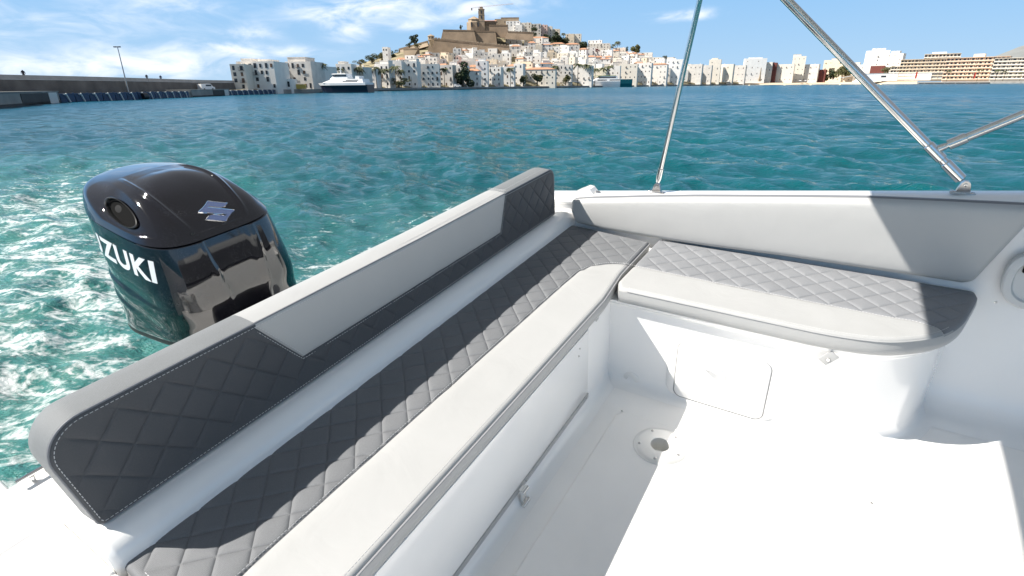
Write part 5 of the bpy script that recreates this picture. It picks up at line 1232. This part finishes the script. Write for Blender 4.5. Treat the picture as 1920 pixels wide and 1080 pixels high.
def ferry_teal():
    D = dq(1140)-5; a, b = far(1094, 163, D), far(1184, 163, D-2); o = link('ferry', None); o.location = (a[0], a[1], 0); L_ = float(np.hypot(*(b-a)[:2])); o.rotation_euler = (0, 0, math.atan2((b-a)[1], (b-a)[0])); tag(o, 'white catamaran ferry with teal stern moored in front of the palms', 'ferry')
    u = lambda v: float(far(1140, v, D)[2]); P = [(0, .12), (.06, 1.4), (.16, 2.8), (.35, 3.6), (.75, 3.8)]; S = [(.75, 3.8), (1, 3.6)]
    link('hull', hull_mb(L_, P, [(-.5, .8, 2.6), (u(157), .96, .9), (u(152.3), 1.04, -.3), (u(152.2), .9, 0)], 0).mesh('hull', M['boatwhite']), o)
    link('stern', hull_mb(L_, S, [(-.5, .82, 0), (u(157), .98, 0), (u(149), 1.02, 0), (u(148.8), .9, 0)], 0).mesh('stern', M['teal']), o)
    def deck(x0, x1, hw, z0, z1, rake, aft=0.0):
        q = MB(); q.loft([[(x0, -hw*.6, z0), (x0+2, -hw, z0), (x1, -hw, z0), (x1, hw, z0), (x0+2, hw, z0), (x0, hw*.6, z0)], [(x0+rake, -hw*.5, z1), (x0+rake+1.6, -hw*.88, z1), (x1+aft, -hw*.9, z1), (x1+aft, hw*.9, z1), (x0+rake+1.6, hw*.88, z1), (x0+rake, hw*.5, z1)]], True, True); return q
    d1 = link('deckhouse', deck(L_*.14, L_*.80, 3.3, u(152.3), u(148), 4.0).mesh('deckhouse', M['boatwhite']), o)
    d2 = link('upper_deck', deck(L_*.24, L_*.70, 2.9, u(148), u(142.6), 3.4, -.6).mesh('upper_deck', M['boatwhite']), o)
    q = MB(); q.box((L_*.44, 0, u(142.1)), (L_*.44, 5.6, .35)); link('bridge_roof', q.mesh('bridge_roof', M['lime']), o)
    for (x0, x1, hw, za, zb_, p_) in ((.28, .47, 3.22, u(151.6), u(149.2), d1), (.53, .78, 3.22, u(151.6), u(149.2), d1), (.30, .66, 2.82, u(146.8), u(144.2), d2)):
        q = MB(); q.box((L_*(x0+x1)/2, 0, (za+zb_)/2), (L_*(x1-x0), hw*2, abs(zb_-za))); link('window_band', q.mesh('window_band', M['pane']), p_)
    q = MB(); q.tube([(L_*.40, 0, u(142)), (L_*.42, 0, u(134))], [.18, .06], 8).box((L_*.41, 0, u(137)), (.3, 2, .2)); link('mast', q.mesh('mast', M['boatwhite']), o)
ferry_teal()

# ------------------------------------------------------------------ trees, palms, small things of the shore
def leaf_cloud(rad, n, size, seed, squash=1.0):
    r = np.random.default_rng(seed); mb = MB(); lumps = [(r.normal(0, .48, 3)*np.array(rad), r.uniform(.35, .6)) for _ in range(9)]
    for i in range(n):
        c, k = lumps[r.integers(len(lumps))]; d = r.normal(0, 1, 3); d /= np.linalg.norm(d)
        p = c+d*np.array(rad)*k*r.uniform(.75, 1.0); a = r.normal(0, 1, 3); a /= np.linalg.norm(a); b = np.cross(a, r.normal(0, 1, 3)); b /= np.linalg.norm(b); s = size*r.uniform(.6, 1.3)
        mb.add([p-a*s-b*s*.6, p+a*s-b*s*.6, p+a*s*.7+b*s, p-a*s*.7+b*s], [(0, 1, 2, 3)])
    return mb
CROWN = {}
def tree(px, vc, w, h, d, m, label, name='broadleaf_tree', group=None, vb=None):
    D = dq(px)+d; c = far(px, vc, D); u = D/F_PX; rw, rh = w*u/2, h*u/2; base = far(px, vb if vb else vc+h*.62, D); o = link(name, None); o.location = tuple(base); tag(o, label, name.replace('_', ' '), group); H = float(c[2]-base[2])
    q = MB(); q.tube([(0, 0, -1), (rw*.05, 0, H*.5), (-rw*.05, 0, H)], [rw*.14+.08, rw*.10+.06, rw*.05+.03], 7).tube([(0, 0, H*.5), (rw*.45, rw*.2, H+rh*.2)], [rw*.07+.04, .04], 6).tube([(0, 0, H*.55), (-rw*.45, -rw*.1, H+rh*.25)], [rw*.07+.04, .04], 6)
    link('trunk', q.mesh('trunk', M['bark']), o)
    q = leaf_cloud((rw*.95, rw*.95, rh*.95), int(min(1500, 300+rw*rh*70)), max(.22, .10*min(rw, rh)), int(px*7+vc)); cr = link('crown', q.mesh('crown', m), o); cr.location = (0, 0, H)
    return o
GT = 'trees on the hillside'
tree(868, 146, 35, 28, 6, M['leaf'], 'big round dark green tree on the quay in the middle', vb=162)
tree(747, 153, 34, 14, 5, M['leaf_dry'], 'wide yellow-green bush on the quay below the palms', 'bush', vb=162)
for (px, vc, w, h, d, mm, lab, vb) in [(981, 148, 14, 16, 5, 'leaf_dry', 'small olive tree on the quay right of the lone palm', 159), (1007, 147, 18, 16, 5, 'leaf_dry', 'wider olive tree on the quay in front of the long cream house', 159), (1060, 148, 15, 14, 5, 'leaf_dry', 'small quay tree left of the white parasols', 158)]:
    tree(px, vc, w, h, d, M[mm], lab, 'olive_tree', 'small trees on the quay', vb)
for (px, vc, w, h, d, mm, lab, nm) in [
 (777, 74, 15, 13, 215, 'leaf', 'lone leaning pine on the crest left of the turret', 'pine_tree'), (768, 83, 10, 8, 214, 'leaf', 'small dark bush below the lone pine', 'bush'), (783, 85, 14, 7, 205, 'leaf_dry', 'olive scrub bush beside the pine slope', 'bush'),
 (697, 109, 22, 10, 230, 'leaf', 'dark shrub at the left foot of the green slope', 'bush'), (716, 106, 22, 10, 230, 'leaf_dry', 'olive shrub on the green slope', 'bush'), (735, 102, 22, 11, 230, 'leaf', 'dark shrub at the right end of the green slope', 'bush'), (675, 117, 20, 9, 230, 'leaf_dry', 'lowest olive shrub of the left slope', 'bush'),
 (1026, 75, 18, 15, 206, 'leaf', 'dark tree clump under the pinkish ridge house', 'broadleaf_tree'), (1040, 73, 20, 17, 206, 'leaf', 'largest dark slope tree below the ridge end', 'broadleaf_tree'), (1054, 77, 18, 14, 206, 'leaf', 'dark slope tree above the terrace houses', 'broadleaf_tree'), (1062, 81, 14, 9, 204, 'leaf', 'low dark slope tree at the right of its clump', 'broadleaf_tree'),
 (1094, 86, 22, 18, 186, 'leaf', 'big rounded dark tree in the middle of the eastern slope', 'broadleaf_tree'), (1029, 98, 22, 17, 138, 'leaf_dry', 'olive green tree beside the cream palace', 'broadleaf_tree'), (1113, 97, 16, 14, 138, 'leaf_red', 'red bougainvillea covering a slope wall', 'shrub'), (1118, 104, 16, 8, 134, 'leaf', 'dark bush below the red bougainvillea', 'bush'), (1137, 103, 22, 9, 134, 'leaf', 'wide dark bush right of the bougainvillea', 'bush'),
 (1155, 115, 12, 13, 112, 'leaf', 'dark cypress-like tree in the eastern town', 'broadleaf_tree'), (1171, 116, 10, 10, 112, 'leaf_dry', 'small olive tree on the eastern slope', 'broadleaf_tree'), (1191, 93, 16, 15, 175, 'leaf_dry', 'ragged pine on the eastern crest', 'pine_tree'), (1201, 101, 9, 6, 175, 'leaf', 'dark bush right of the ragged pine', 'bush'), (1175, 93, 6, 7, 180, 'leaf', 'small crest tree left of the ragged pine', 'broadleaf_tree'), (1245, 112, 9, 9, 130, 'leaf', 'dark tree at the eastern end of the town roofs', 'broadleaf_tree'), (1001, 54, 12, 8, 222, 'leaf', 'dark tree in front of the stone-grey ridge house', 'broadleaf_tree'), (1002, 64, 10, 5, 216, 'leaf', 'dark bush under the ridge houses', 'bush'), (864, 51, 5, 7, 236, 'leaf', 'small cypress left of the cathedral apse', 'cypress'),
 (945, 65, 16, 4, 216, 'leaf', 'flat dark bush at the foot of the curtain wall', 'bush'),
 (1545, 140, 18, 15, 26, 'leaf_dry', 'olive tree left of the beach tree group', 'broadleaf_tree'), (1562, 137, 20, 18, 26, 'leaf', 'taller dark beach tree left of the thick pole', 'broadleaf_tree'), (1578, 134, 18, 20, 26, 'leaf_dry', 'rounded beach tree beside the thick pole', 'broadleaf_tree'), (1664, 131, 16, 10, 45, 'leaf_dry', 'olive bush right of the rust red cube', 'bush')]:
    tree(px, vc, w, h, d, M[mm], lab, nm, GT if px < 1300 else 'trees behind the beach')
def palm_meshes(n, drop):
    t = MB(); t.tube([(0, 0, -.12), (.012, .004, .35), (.0, .0, .72), (-.008, .0, .86)], [.020, .016, .014, .017], 7); c = MB(); r = np.random.default_rng(int(drop*100))
    for i in range(n):
        a = 2*math.pi*i/n+r.uniform(-.2, .2); el = r.uniform(.0, 1.1); L_ = r.uniform(.22, .30); p = []
        for k in range(6):
            s = k/5; p.append((math.cos(a)*L_*s*math.cos(el*(1-s)), math.sin(a)*L_*s*math.cos(el*(1-s)), .86+L_*(math.sin(el)*s*1.0-drop*s*s)))
        for k in range(5):
            q0, q1 = np.array(p[k]), np.array(p[k+1]); side = np.array([-math.sin(a), math.cos(a), 0])
            for sg in (-1, 1):
                w = .050*math.sin(math.pi*min(.95, (k+.8)/5.4)); o_ = side*sg*w-np.array([0, 0, w*.7]); mid = (q0+q1)/2
                c.add([q0, q0*.4+q1*.6, mid+o_+(q1-q0)*.6, mid+o_+(q1-q0)*.2], [(0, 1, 2, 3)]); c.add([q0*.5+q1*.5, q1, mid+o_+(q1-q0)*1.2, mid+o_+(q1-q0)*.8], [(0, 1, 2, 3)])
    return t.mesh('trunk', M['bark'], True), c.mesh('crown', M['palm'])
PALM = [palm_meshes(22, .85), palm_meshes(26, 1.05), palm_meshes(18, .7)]
for i, (px, vt, vb, d, lab) in enumerate([(607, 115, 163, 8, 'palm on the quay left of the navy ferry mast'), (677, 121, 163, 7, 'palm behind the stern of the navy ferry'), (707, 121, 163, 6, 'palm left of the quay palm cluster'), (640, 124, 162, 14, 'palm showing just behind the navy ferry bridge'), (716, 128, 162, 9, 'short palm between taller palms of the cluster'), (726, 125, 163, 5, 'palm with wide crown in the quay cluster'), (743, 120, 163, 5, 'tallest palm of the quay cluster'), (753, 127, 163, 6, 'rightmost palm of the quay cluster'), (834, 124, 162, 5, 'palm beside the big round dark tree'),
        (957, 124, 160, 5, 'lone slim palm in the middle of the quay'), (1041, 119, 159, 5, 'palm left of the tall palm pair'), (1083, 115, 158, 5, 'left palm of the tall pair behind the parasols'), (1100, 117, 158, 5, 'right palm of the tall pair behind the parasols'), (1115, 125, 158, 6, 'palm behind the bow of the teal ferry'), (1130, 123, 158, 6, 'palm directly behind the teal ferry mast'), (1141, 120, 158, 6, 'palm right of the teal ferry mast'),
        (1157, 75, 100, 185, 'tall thin palm on the eastern crest'), (1150, 81, 101, 185, 'shorter palm on the eastern crest'), (1147, 86, 100, 178, 'lowest palm of the eastern crest'), (1056, 60, 80, 222, 'palm on the crest behind the ochre villa'),
        (1775, 130, 150, 25, 'palm between the tan and orange hotels'), (1832, 127, 150, 25, 'palm in front of the orange hotel'), (1866, 128, 150, 25, 'leafy palm between orange and cream hotels'), (1880, 131, 150, 22, 'palm at the foot of the right cream hotel'), (1912, 134, 150, 22, 'palm at the right edge of the picture')]):
    D = dq(px)+d; b = far(px, vb, D); H = (far(px, vt, D)[2]-b[2]); o = link('palm_tree', None); o.location = tuple(b); o.rotation_euler = (0, 0, i*1.3); o.scale = (H, H, H); tag(o, lab, 'palm tree', 'palm trees of the harbour')
    t, c = PALM[i % 3]; link('trunk', t, o); link('crown', c, o)
# white parasols and a stall on the promenade
def parasol_meshes():
    q = MB(); q.tube([(0, 0, 0), (0, 0, 2.6)], .05, 6); c = MB(); c.lathe([(1.6, 2.15), (1.62, 2.22), (.05, 2.75), (.01, 2.78)], (0, 0, 0), 'Z', 8); return q.mesh('pole', M['galv']), c.mesh('canopy', M['boatwhite'])
PAR = parasol_meshes()
for i, (px, vb, s) in enumerate([(1027, 158.5, 1.2), (1035, 158.5, 1.2), (1067, 158, 1.5), (1073, 158, 1.5), (1079, 158, 1.5), (1086, 158, 1.4), (1365, 155.5, 1.6), (1371, 155.5, 1.7), (1378, 155.5, 1.7), (1385, 155.5, 1.6), (1358, 155.5, 1.3), (1500, 154, 1.5), (1510, 154, 1.4)]):
    b = far(px, vb, dq(px)+5); o = link('parasol', None); o.location = (float(b[0]), float(b[1]), QZ if px < 1393 else 2.0); o.scale = (s, s, s)
    grp = 'parasols left of the teal ferry' if px < 1200 else ('parasols below the stone-coloured house' if px < 1450 else 'parasols on the beach')
    n_ = [p for p in (1027, 1035, 1067, 1073, 1079, 1086)] if px < 1200 else ([1358, 1365, 1371, 1378, 1385] if px < 1450 else [1500, 1510])
    tag(o, f"white parasol, {ORD[n_.index(px)]} from the left of the {grp}", 'parasol', 'white parasols on the promenade'); link('pole', PAR[0], o); link('canopy', PAR[1], o)
# mooring buoys off the beach
bm_ = MB(); bm_.lathe([(.02, -.5), (.7, -.4), (1.0, 0), (.85, .5), (.4, .85), (.1, .95), (.08, 1.3), (.01, 1.32)], (0, 0, 0), 'Z', 16); bme = bm_.mesh('buoy', mat('buoy_cream', (.75, .62, .40), .5), True)
for px, lab in ((1405, 'cream mooring buoy below the bright white block'), (1471, 'cream mooring buoy below the cream beach houses'), (1520, 'cream mooring buoy left of the beach trees'), (1575, 'cream mooring buoy left of the thick steel pole'), (1652, 'cream mooring buoy just right of the thick steel pole')):
    p = sea(px, np.interp(px, [1405, 1652], [160.6, 158.8])); o = link('mooring_buoy', bme); o.location = (float(p[0]), float(p[1]), 0.05); tag(o, lab, 'buoy', 'mooring buoys off the beach')

# ------------------------------------------------------------------ breakwater, old quay with fender frames, lamp post
def quay_pt(px, back, z): return shore(px, 0, z)+np.array([-back, 0, 0])
def quay_at(px, back, z):                      # the point of the line so far behind the edge that shows in a pixel column
    lo, hi = px-60, px+120
    for _ in range(40):
        m_ = (lo+hi)/2
        if pix(quay_pt(m_, back, z))[0] < px: lo = m_
        else: hi = m_
    return quay_pt(m_, back, z)
def sheet(name, pxs, prof, m, label=None, cat=None, parent=None, kind=None):
    mb = MB(); mb.loft([[tuple(quay_pt(px, b, z)) for (b, z) in prof] for px in pxs], False); o = world_obj(name, mb, m, parent=parent)
    tag(o, label, cat, kind=kind); return o
PXS = [-250, -120, -40, 0, 50, 107, 160, 210, 265, 310, 355, 390, 428, 470, 520]
WL.insert(0, (-250, 226))
sheet('pier', PXS, [(0, -1), (0, 1.3), (9, 1.45)], M['concrete'], kind='structure')
def wz(px, v, back): p = quay_pt(px, back, 0); q = MW_@(p-CP); w = MW_.T@dcam(px, v); return float(CAMH+w[2]*(math.hypot(p[0], p[1])/math.hypot(w[0], w[1])))
bw = MB(); tp_ = MB(); PX2 = [-250, -120, -40, 0, 40, 80, 120, 160, 200, 240, 280, 320, 360, 400, 440, 470, 500, 524]
topz = lambda px: float(np.interp(px, [-250, 0, 150, 300, 462], [wz(0, 150.5, 9)]*5))
A_, B2_ = [], []
for px in PX2:
    p = quay_pt(px, 9, 0); zt = 3.85; A_.append((p[0], p[1], zt))
bw.loft([[(x, y, 1.2) for x, y, z in A_], [(x-.35, y, z-.02) for x, y, z in A_], [(x-6, y, z) for x, y, z in A_], [(x-7, y, -1) for x, y, z in A_]], False)
wall = world_obj('breakwater_wall', bw, M['breakwater']); tag(wall, 'long dark stone breakwater wall with pale parapet on the left', 'breakwater')
tp_.loft([[(x-.35, y, z), (x-.35, y, z+.75), (x-.75, y, z+.75), (x-.75, y, z)] for x, y, z in A_], True)
world_obj('parapet', tp_, M['breakwater_top'], parent=wall)
# fender frames: blue steel panels with a white diagonal strut, one per bay
fm = MB(); fm.box((0, 0, 0), (3.4, .25, 1.7)); fm.box((-1.6, .2, 0), (.2, .3, 1.9)); fpanel = fm.mesh('panel', M['blue'])
fs_ = MB(); fs_.box((0, 0, 0), (.22, .2, 1.9), 0, Matrix.Rotation(R(-24), 3, 'Y')); fs_.box((-.55, .02, .75), (.7, .2, .2)); fstr = fs_.mesh('strut', M['whitepaint'])
P0, P1 = shore(107), shore(524); Ls = 0; path = [shore(px) for px in np.linspace(112, 524, 120)]; cum = np.concatenate([[0], np.cumsum([np.hypot(*(b-a)[:2]) for a, b in zip(path[:-1], path[1:])])]); s = 0; nf = 0
while s < cum[-1]-3.6:
    x = np.interp(s+1.8, cum, [p[0] for p in path]); y = np.interp(s+1.8, cum, [p[1] for p in path]); x2 = np.interp(s+3.6, cum, [p[0] for p in path]); y2 = np.interp(s+3.6, cum, [p[1] for p in path]); px_, _ = pix((x, y, 0)); s += 3.6
    if 352 < px_ < 432: continue
    o = link('fender_frame', None); o.location = (float(x)+.15, float(y), .62); o.rotation_euler = (0, 0, math.atan2(y2-y, x2-x)); tag(o, f"blue fender frame with white strut on the old pier, {ORD[nf]} from the left" if nf < len(ORD) else 'blue fender frame near the far end of the old pier', 'fender frame', 'blue fender frames on the pier'); nf += 1
    a = link('panel', fpanel, o); b = link('strut', fstr, o); b.location = (0, -.22, -.05)
def block(px0, px1, vt, out, label):
    a, b = shore(px0), shore(px1); o = link('concrete_dolphin', None); c = (a+b)/2; o.location = (float(c[0]), float(c[1]), 0); ang = math.atan2((b-a)[1], (b-a)[0]); o.rotation_euler = (0, 0, ang); w = float(np.hypot(*(b-a)[:2])); tag(o, label, 'pier block', 'concrete blocks on the old pier')
    q = MB(); h = 1.75; q.box((0, 3-out, h/2-.5), (w, 6, h+1), .08); q.box((0, 3-out, h+.06), (w+.2, 6.2, .12)); body = link('body', q.mesh('body', M['concrete']), o)
    q = MB(); q.box((w*.18, -out-.02, h*.5-.1), (w*.34, .1, h*.95)); link('dark_opening', q.mesh('dark_opening', M['wet']), o)
    q = MB(); q.box((w*.40, -out-.06, h*.5-.05), (w*.12, .14, h*.95)); link('white_panel', q.mesh('white_panel', M['whitepaint']), o)
    q = MB(); q.box((0, -out-.03, .1), (w, .08, .5)); link('wet_foot', q.mesh('wet_foot', M['wet']), o)
block(-90, 106, 176, .6, 'nearest concrete pier block with white panel at the far left'); block(358, 428, 168, .5, 'farther concrete pier block with white panel below the parapet')
p = shore(270, -.6); q = MB(); q.lathe([(.3, -.9), (.5, -.6), (.5, .9), (.3, 1.2), (.02, 1.22)], (0, 0, 0), 'Y', 16); q2 = MB(); q2.tube([(0, -.7, .4), (0, .9, .4)], [.75, .75], 18).tube([(0, 0, .2), (0, 0, 1.6)], .12, 8); o = world_obj('rubber_fender', q2, M['rubber'], (float(p[0]), float(p[1]), .2), True); tag(o, 'black rubber fender hanging between blue fender frames', 'fender')
# tall lamp post on the pier in front of the wall
def lamp():
    D = sea(241, 186)[1]; pb = quay_at(241, 7.5, 1.4); h = 0; q = MW_@(pb-CP)
    lo, hi = 3, 40
    for _ in range(40):
        mid = (lo+hi)/2
        if pix(pb+np.array([0, 0, mid]))[1] > 88: lo = mid
        else: hi = mid
    h = mid; o = link('lamp_post', None); o.location = tuple(pb); tag(o, 'tall thin lamp post with twin floodlight head on the breakwater', 'lamp post')
    q = MB(); q.tube([(0, 0, 0), (0, 0, h)], [.16, .08], 10); link('pole', q.mesh('pole', M['galv'], True), o)
    q = MB(); q.box((0, 0, h+.08), (1.4, .12, .10)); hd_ = link('cross_arm', q.mesh('cross_arm', M['galv']), o)
    for sx in (-.45, .45):
        q = MB(); q.box((sx, -.15, h+.0), (.5, .5, .22), .04); link('floodlight', q.mesh('floodlight', M['engine_matt']), hd_)
lamp()
# people walking on the breakwater
LAST = [None]
def person(px, vfoot, back, z, pose, label, m):
    me = bpy.data.meshes.new('person'); s = pose
    V = [(0, 0, .95), (0, 0, 1.2), (0, 0, 1.42), (0, 0, 1.52), (0, -.02, 1.66), (.10, 0, .90), (.14, -.16*s, .48), (.15, -.22*s, .06), (.15, -.34*s-.06, .03), (-.10, 0, .90), (-.13, .16*s, .48), (-.14, .30*s, .08), (-.14, .20*s, .03), (.2, 0, 1.40), (.27, .12*s, 1.12), (.26, .06*s-.1, .88), (-.2, 0, 1.40), (-.27, -.12*s, 1.12), (-.26, -.16*s-.06, .90)]
    E_ = [(0, 1), (1, 2), (2, 3), (3, 4), (0, 5), (5, 6), (6, 7), (7, 8), (0, 9), (9, 10), (10, 11), (11, 12), (2, 13), (13, 14), (14, 15), (2, 16), (16, 17), (17, 18)]
    rad = [.14, .14, .15, .06, .105, .10, .07, .05, .045, .10, .07, .05, .045, .07, .05, .04, .07, .05, .04]
    me.from_pydata(V, E_, []); o = link('person', me); LAST[0] = o; sk_ = o.modifiers.new('skin', 'SKIN'); o.modifiers.new('sub', 'SUBSURF').levels = 1
    for i, r_ in enumerate(rad): me.skin_vertices[0].data[i].radius = (r_, r_)
    me.skin_vertices[0].data[0].use_root = True; me.materials.append(m); p = quay_at(px, back, z); o.location = tuple(p); o.rotation_euler = (0, 0, .5); o.scale = (1.0, 1.0, 1.0); tag(o, label, 'person', None)
person(47, 143, 10.2, 3.85, 1, 'person in dark clothes walking on the breakwater at the far left', M['cloth_dark']); person(277, 147, 9.6, 3.85, .4, 'person in dark clothes leaning at the parapet right of the lamp post', M['cloth_dark']); person(303, 143, 10.2, 3.85, 1, 'person standing tall on the breakwater top right of the lamp post', mat('blue_clothes', (.04, .05, .09), .8))
# white van parked by the farther block, yellow tarp stack, stall
def van(px, back, z, label, s=1.0):
    p = quay_at(px, back, z) if px < 520 else far(px, 160, dq(px)+back); o = link('van', None); o.location = (float(p[0]), float(p[1]), z); o.rotation_euler = (0, 0, 1.2 if px < 520 else 0); tag(o, label, 'van')
    q = MB(); q.loft([[(x, y*.85, h_) for y in (-1, 1)] for x, h_ in ((-2.4, .35), (-2.4, 1.9), (1.0, 2.0), (1.8, 1.15), (2.4, 1.0), (2.4, .35))], False); q.add([(x, -.85, h_) for x, h_ in ((-2.4, .35), (-2.4, 1.9), (1.0, 2.0), (1.8, 1.15), (2.4, 1.0), (2.4, .35))], [tuple(range(6))]); q.add([(x, .85, h_) for x, h_ in ((-2.4, .35), (-2.4, 1.9), (1.0, 2.0), (1.8, 1.15), (2.4, 1.0), (2.4, .35))], [tuple(range(6))]); link('body', q.mesh('body', M['boatwhite']), o)
    q = MB(); q.box((.2, 0, 1.5), (2.0, 1.74, .5)); link('side_window', q.mesh('side_window', M['pane']), o)
    for x in (-1.5, 1.5):
        for y in (-.8, .8): q = MB(); q.tube([(x, y-.1, .35), (x, y+.1, .35)], .35, 14); link('wheel', q.mesh('wheel', M['rubber']), o)
van(388, 6, 1.45, 'white van parked behind the farther concrete pier block'); van(858, 4, QZ, 'white van parked under the big round dark tree')
p = far(551, 166, dq(551)+4); q = MB(); q.box((0, 0, .9), (9.5, 2, 1.6), .25); q.box((0, -.2, 1.75), (8.8, 1.7, .2), .08); o = world_obj('tarp_stack', q, M['yellow'], (float(p[0]), float(p[1]), QZ)); tag(o, 'long yellow tarpaulin covered stack on the quay left of the navy ferry', 'tarp')

# street lamps and people on the quay
for i, (px, lab) in enumerate([(772, 'thin street lamp in front of the balconied white house'), (808, 'thin street lamp in front of the large white corner block'), (905, 'thin street lamp below the narrow tower house'), (925, 'thin street lamp right of the narrow tower house'), (990, 'thin street lamp between the two olive trees'), (1020, 'thin street lamp right of the wider olive tree'), (1205, 'thin street lamp right of the teal ferry stern'), (1232, 'thin street lamp in front of the white house with tiled cornice')]):
    b = far(px, 160, dq(px)+3); o = link('street_lamp', None); o.location = (float(b[0]), float(b[1]), QZ); tag(o, lab, 'street lamp', 'street lamps on the quay')
    q = MB(); q.tube([(0, 0, 0), (0, 0, 6.2)], [.11, .07], 6); link('pole', q.mesh('pole', M['engine_matt']), o); q = MB(); q.box((0, 0, 6.3), (.9, .5, .25)); link('lamp_head', q.mesh('lamp_head', M['whitepaint']), o)
CL = [('dark', M['cloth_dark']), ('red', mat('red_clothes', (.45, .05, .04), .8)), ('white', mat('white_clothes', (.7, .7, .68), .8)), ('orange', mat('orange_clothes', (.65, .25, .05), .8))]
def quay_person(px, ci, where):
    person(px, 160, 4, QZ, .8, f"person in {CL[ci][0]} clothes on the quay {where}", CL[ci][1]);     o = LAST[0]; b = far(px, 160, dq(px)+2.5); o.location = (float(b[0]), float(b[1]), QZ); o.rotation_euler = (0, 0, px); o['group'] = 'people on the quay'
for px, ci, where in [(795, 0, 'below the large white corner block'), (888, 3, 'below the low house with red tiled roof'), (932, 1, 'right of the narrow tower house'), (974, 0, 'left of the small olive tree'), (997, 1, 'between the two olive trees'), (1047, 3, 'left of the parasols by the teal ferry'), (1052, 2, 'just left of the small tree by the parasols'), (1200, 0, 'right of the teal ferry stern'), (1226, 2, 'in front of the tiled cornice house'), (1257, 3, 'beside the slim bimini pole')]:
    quay_person(px, ci, where)
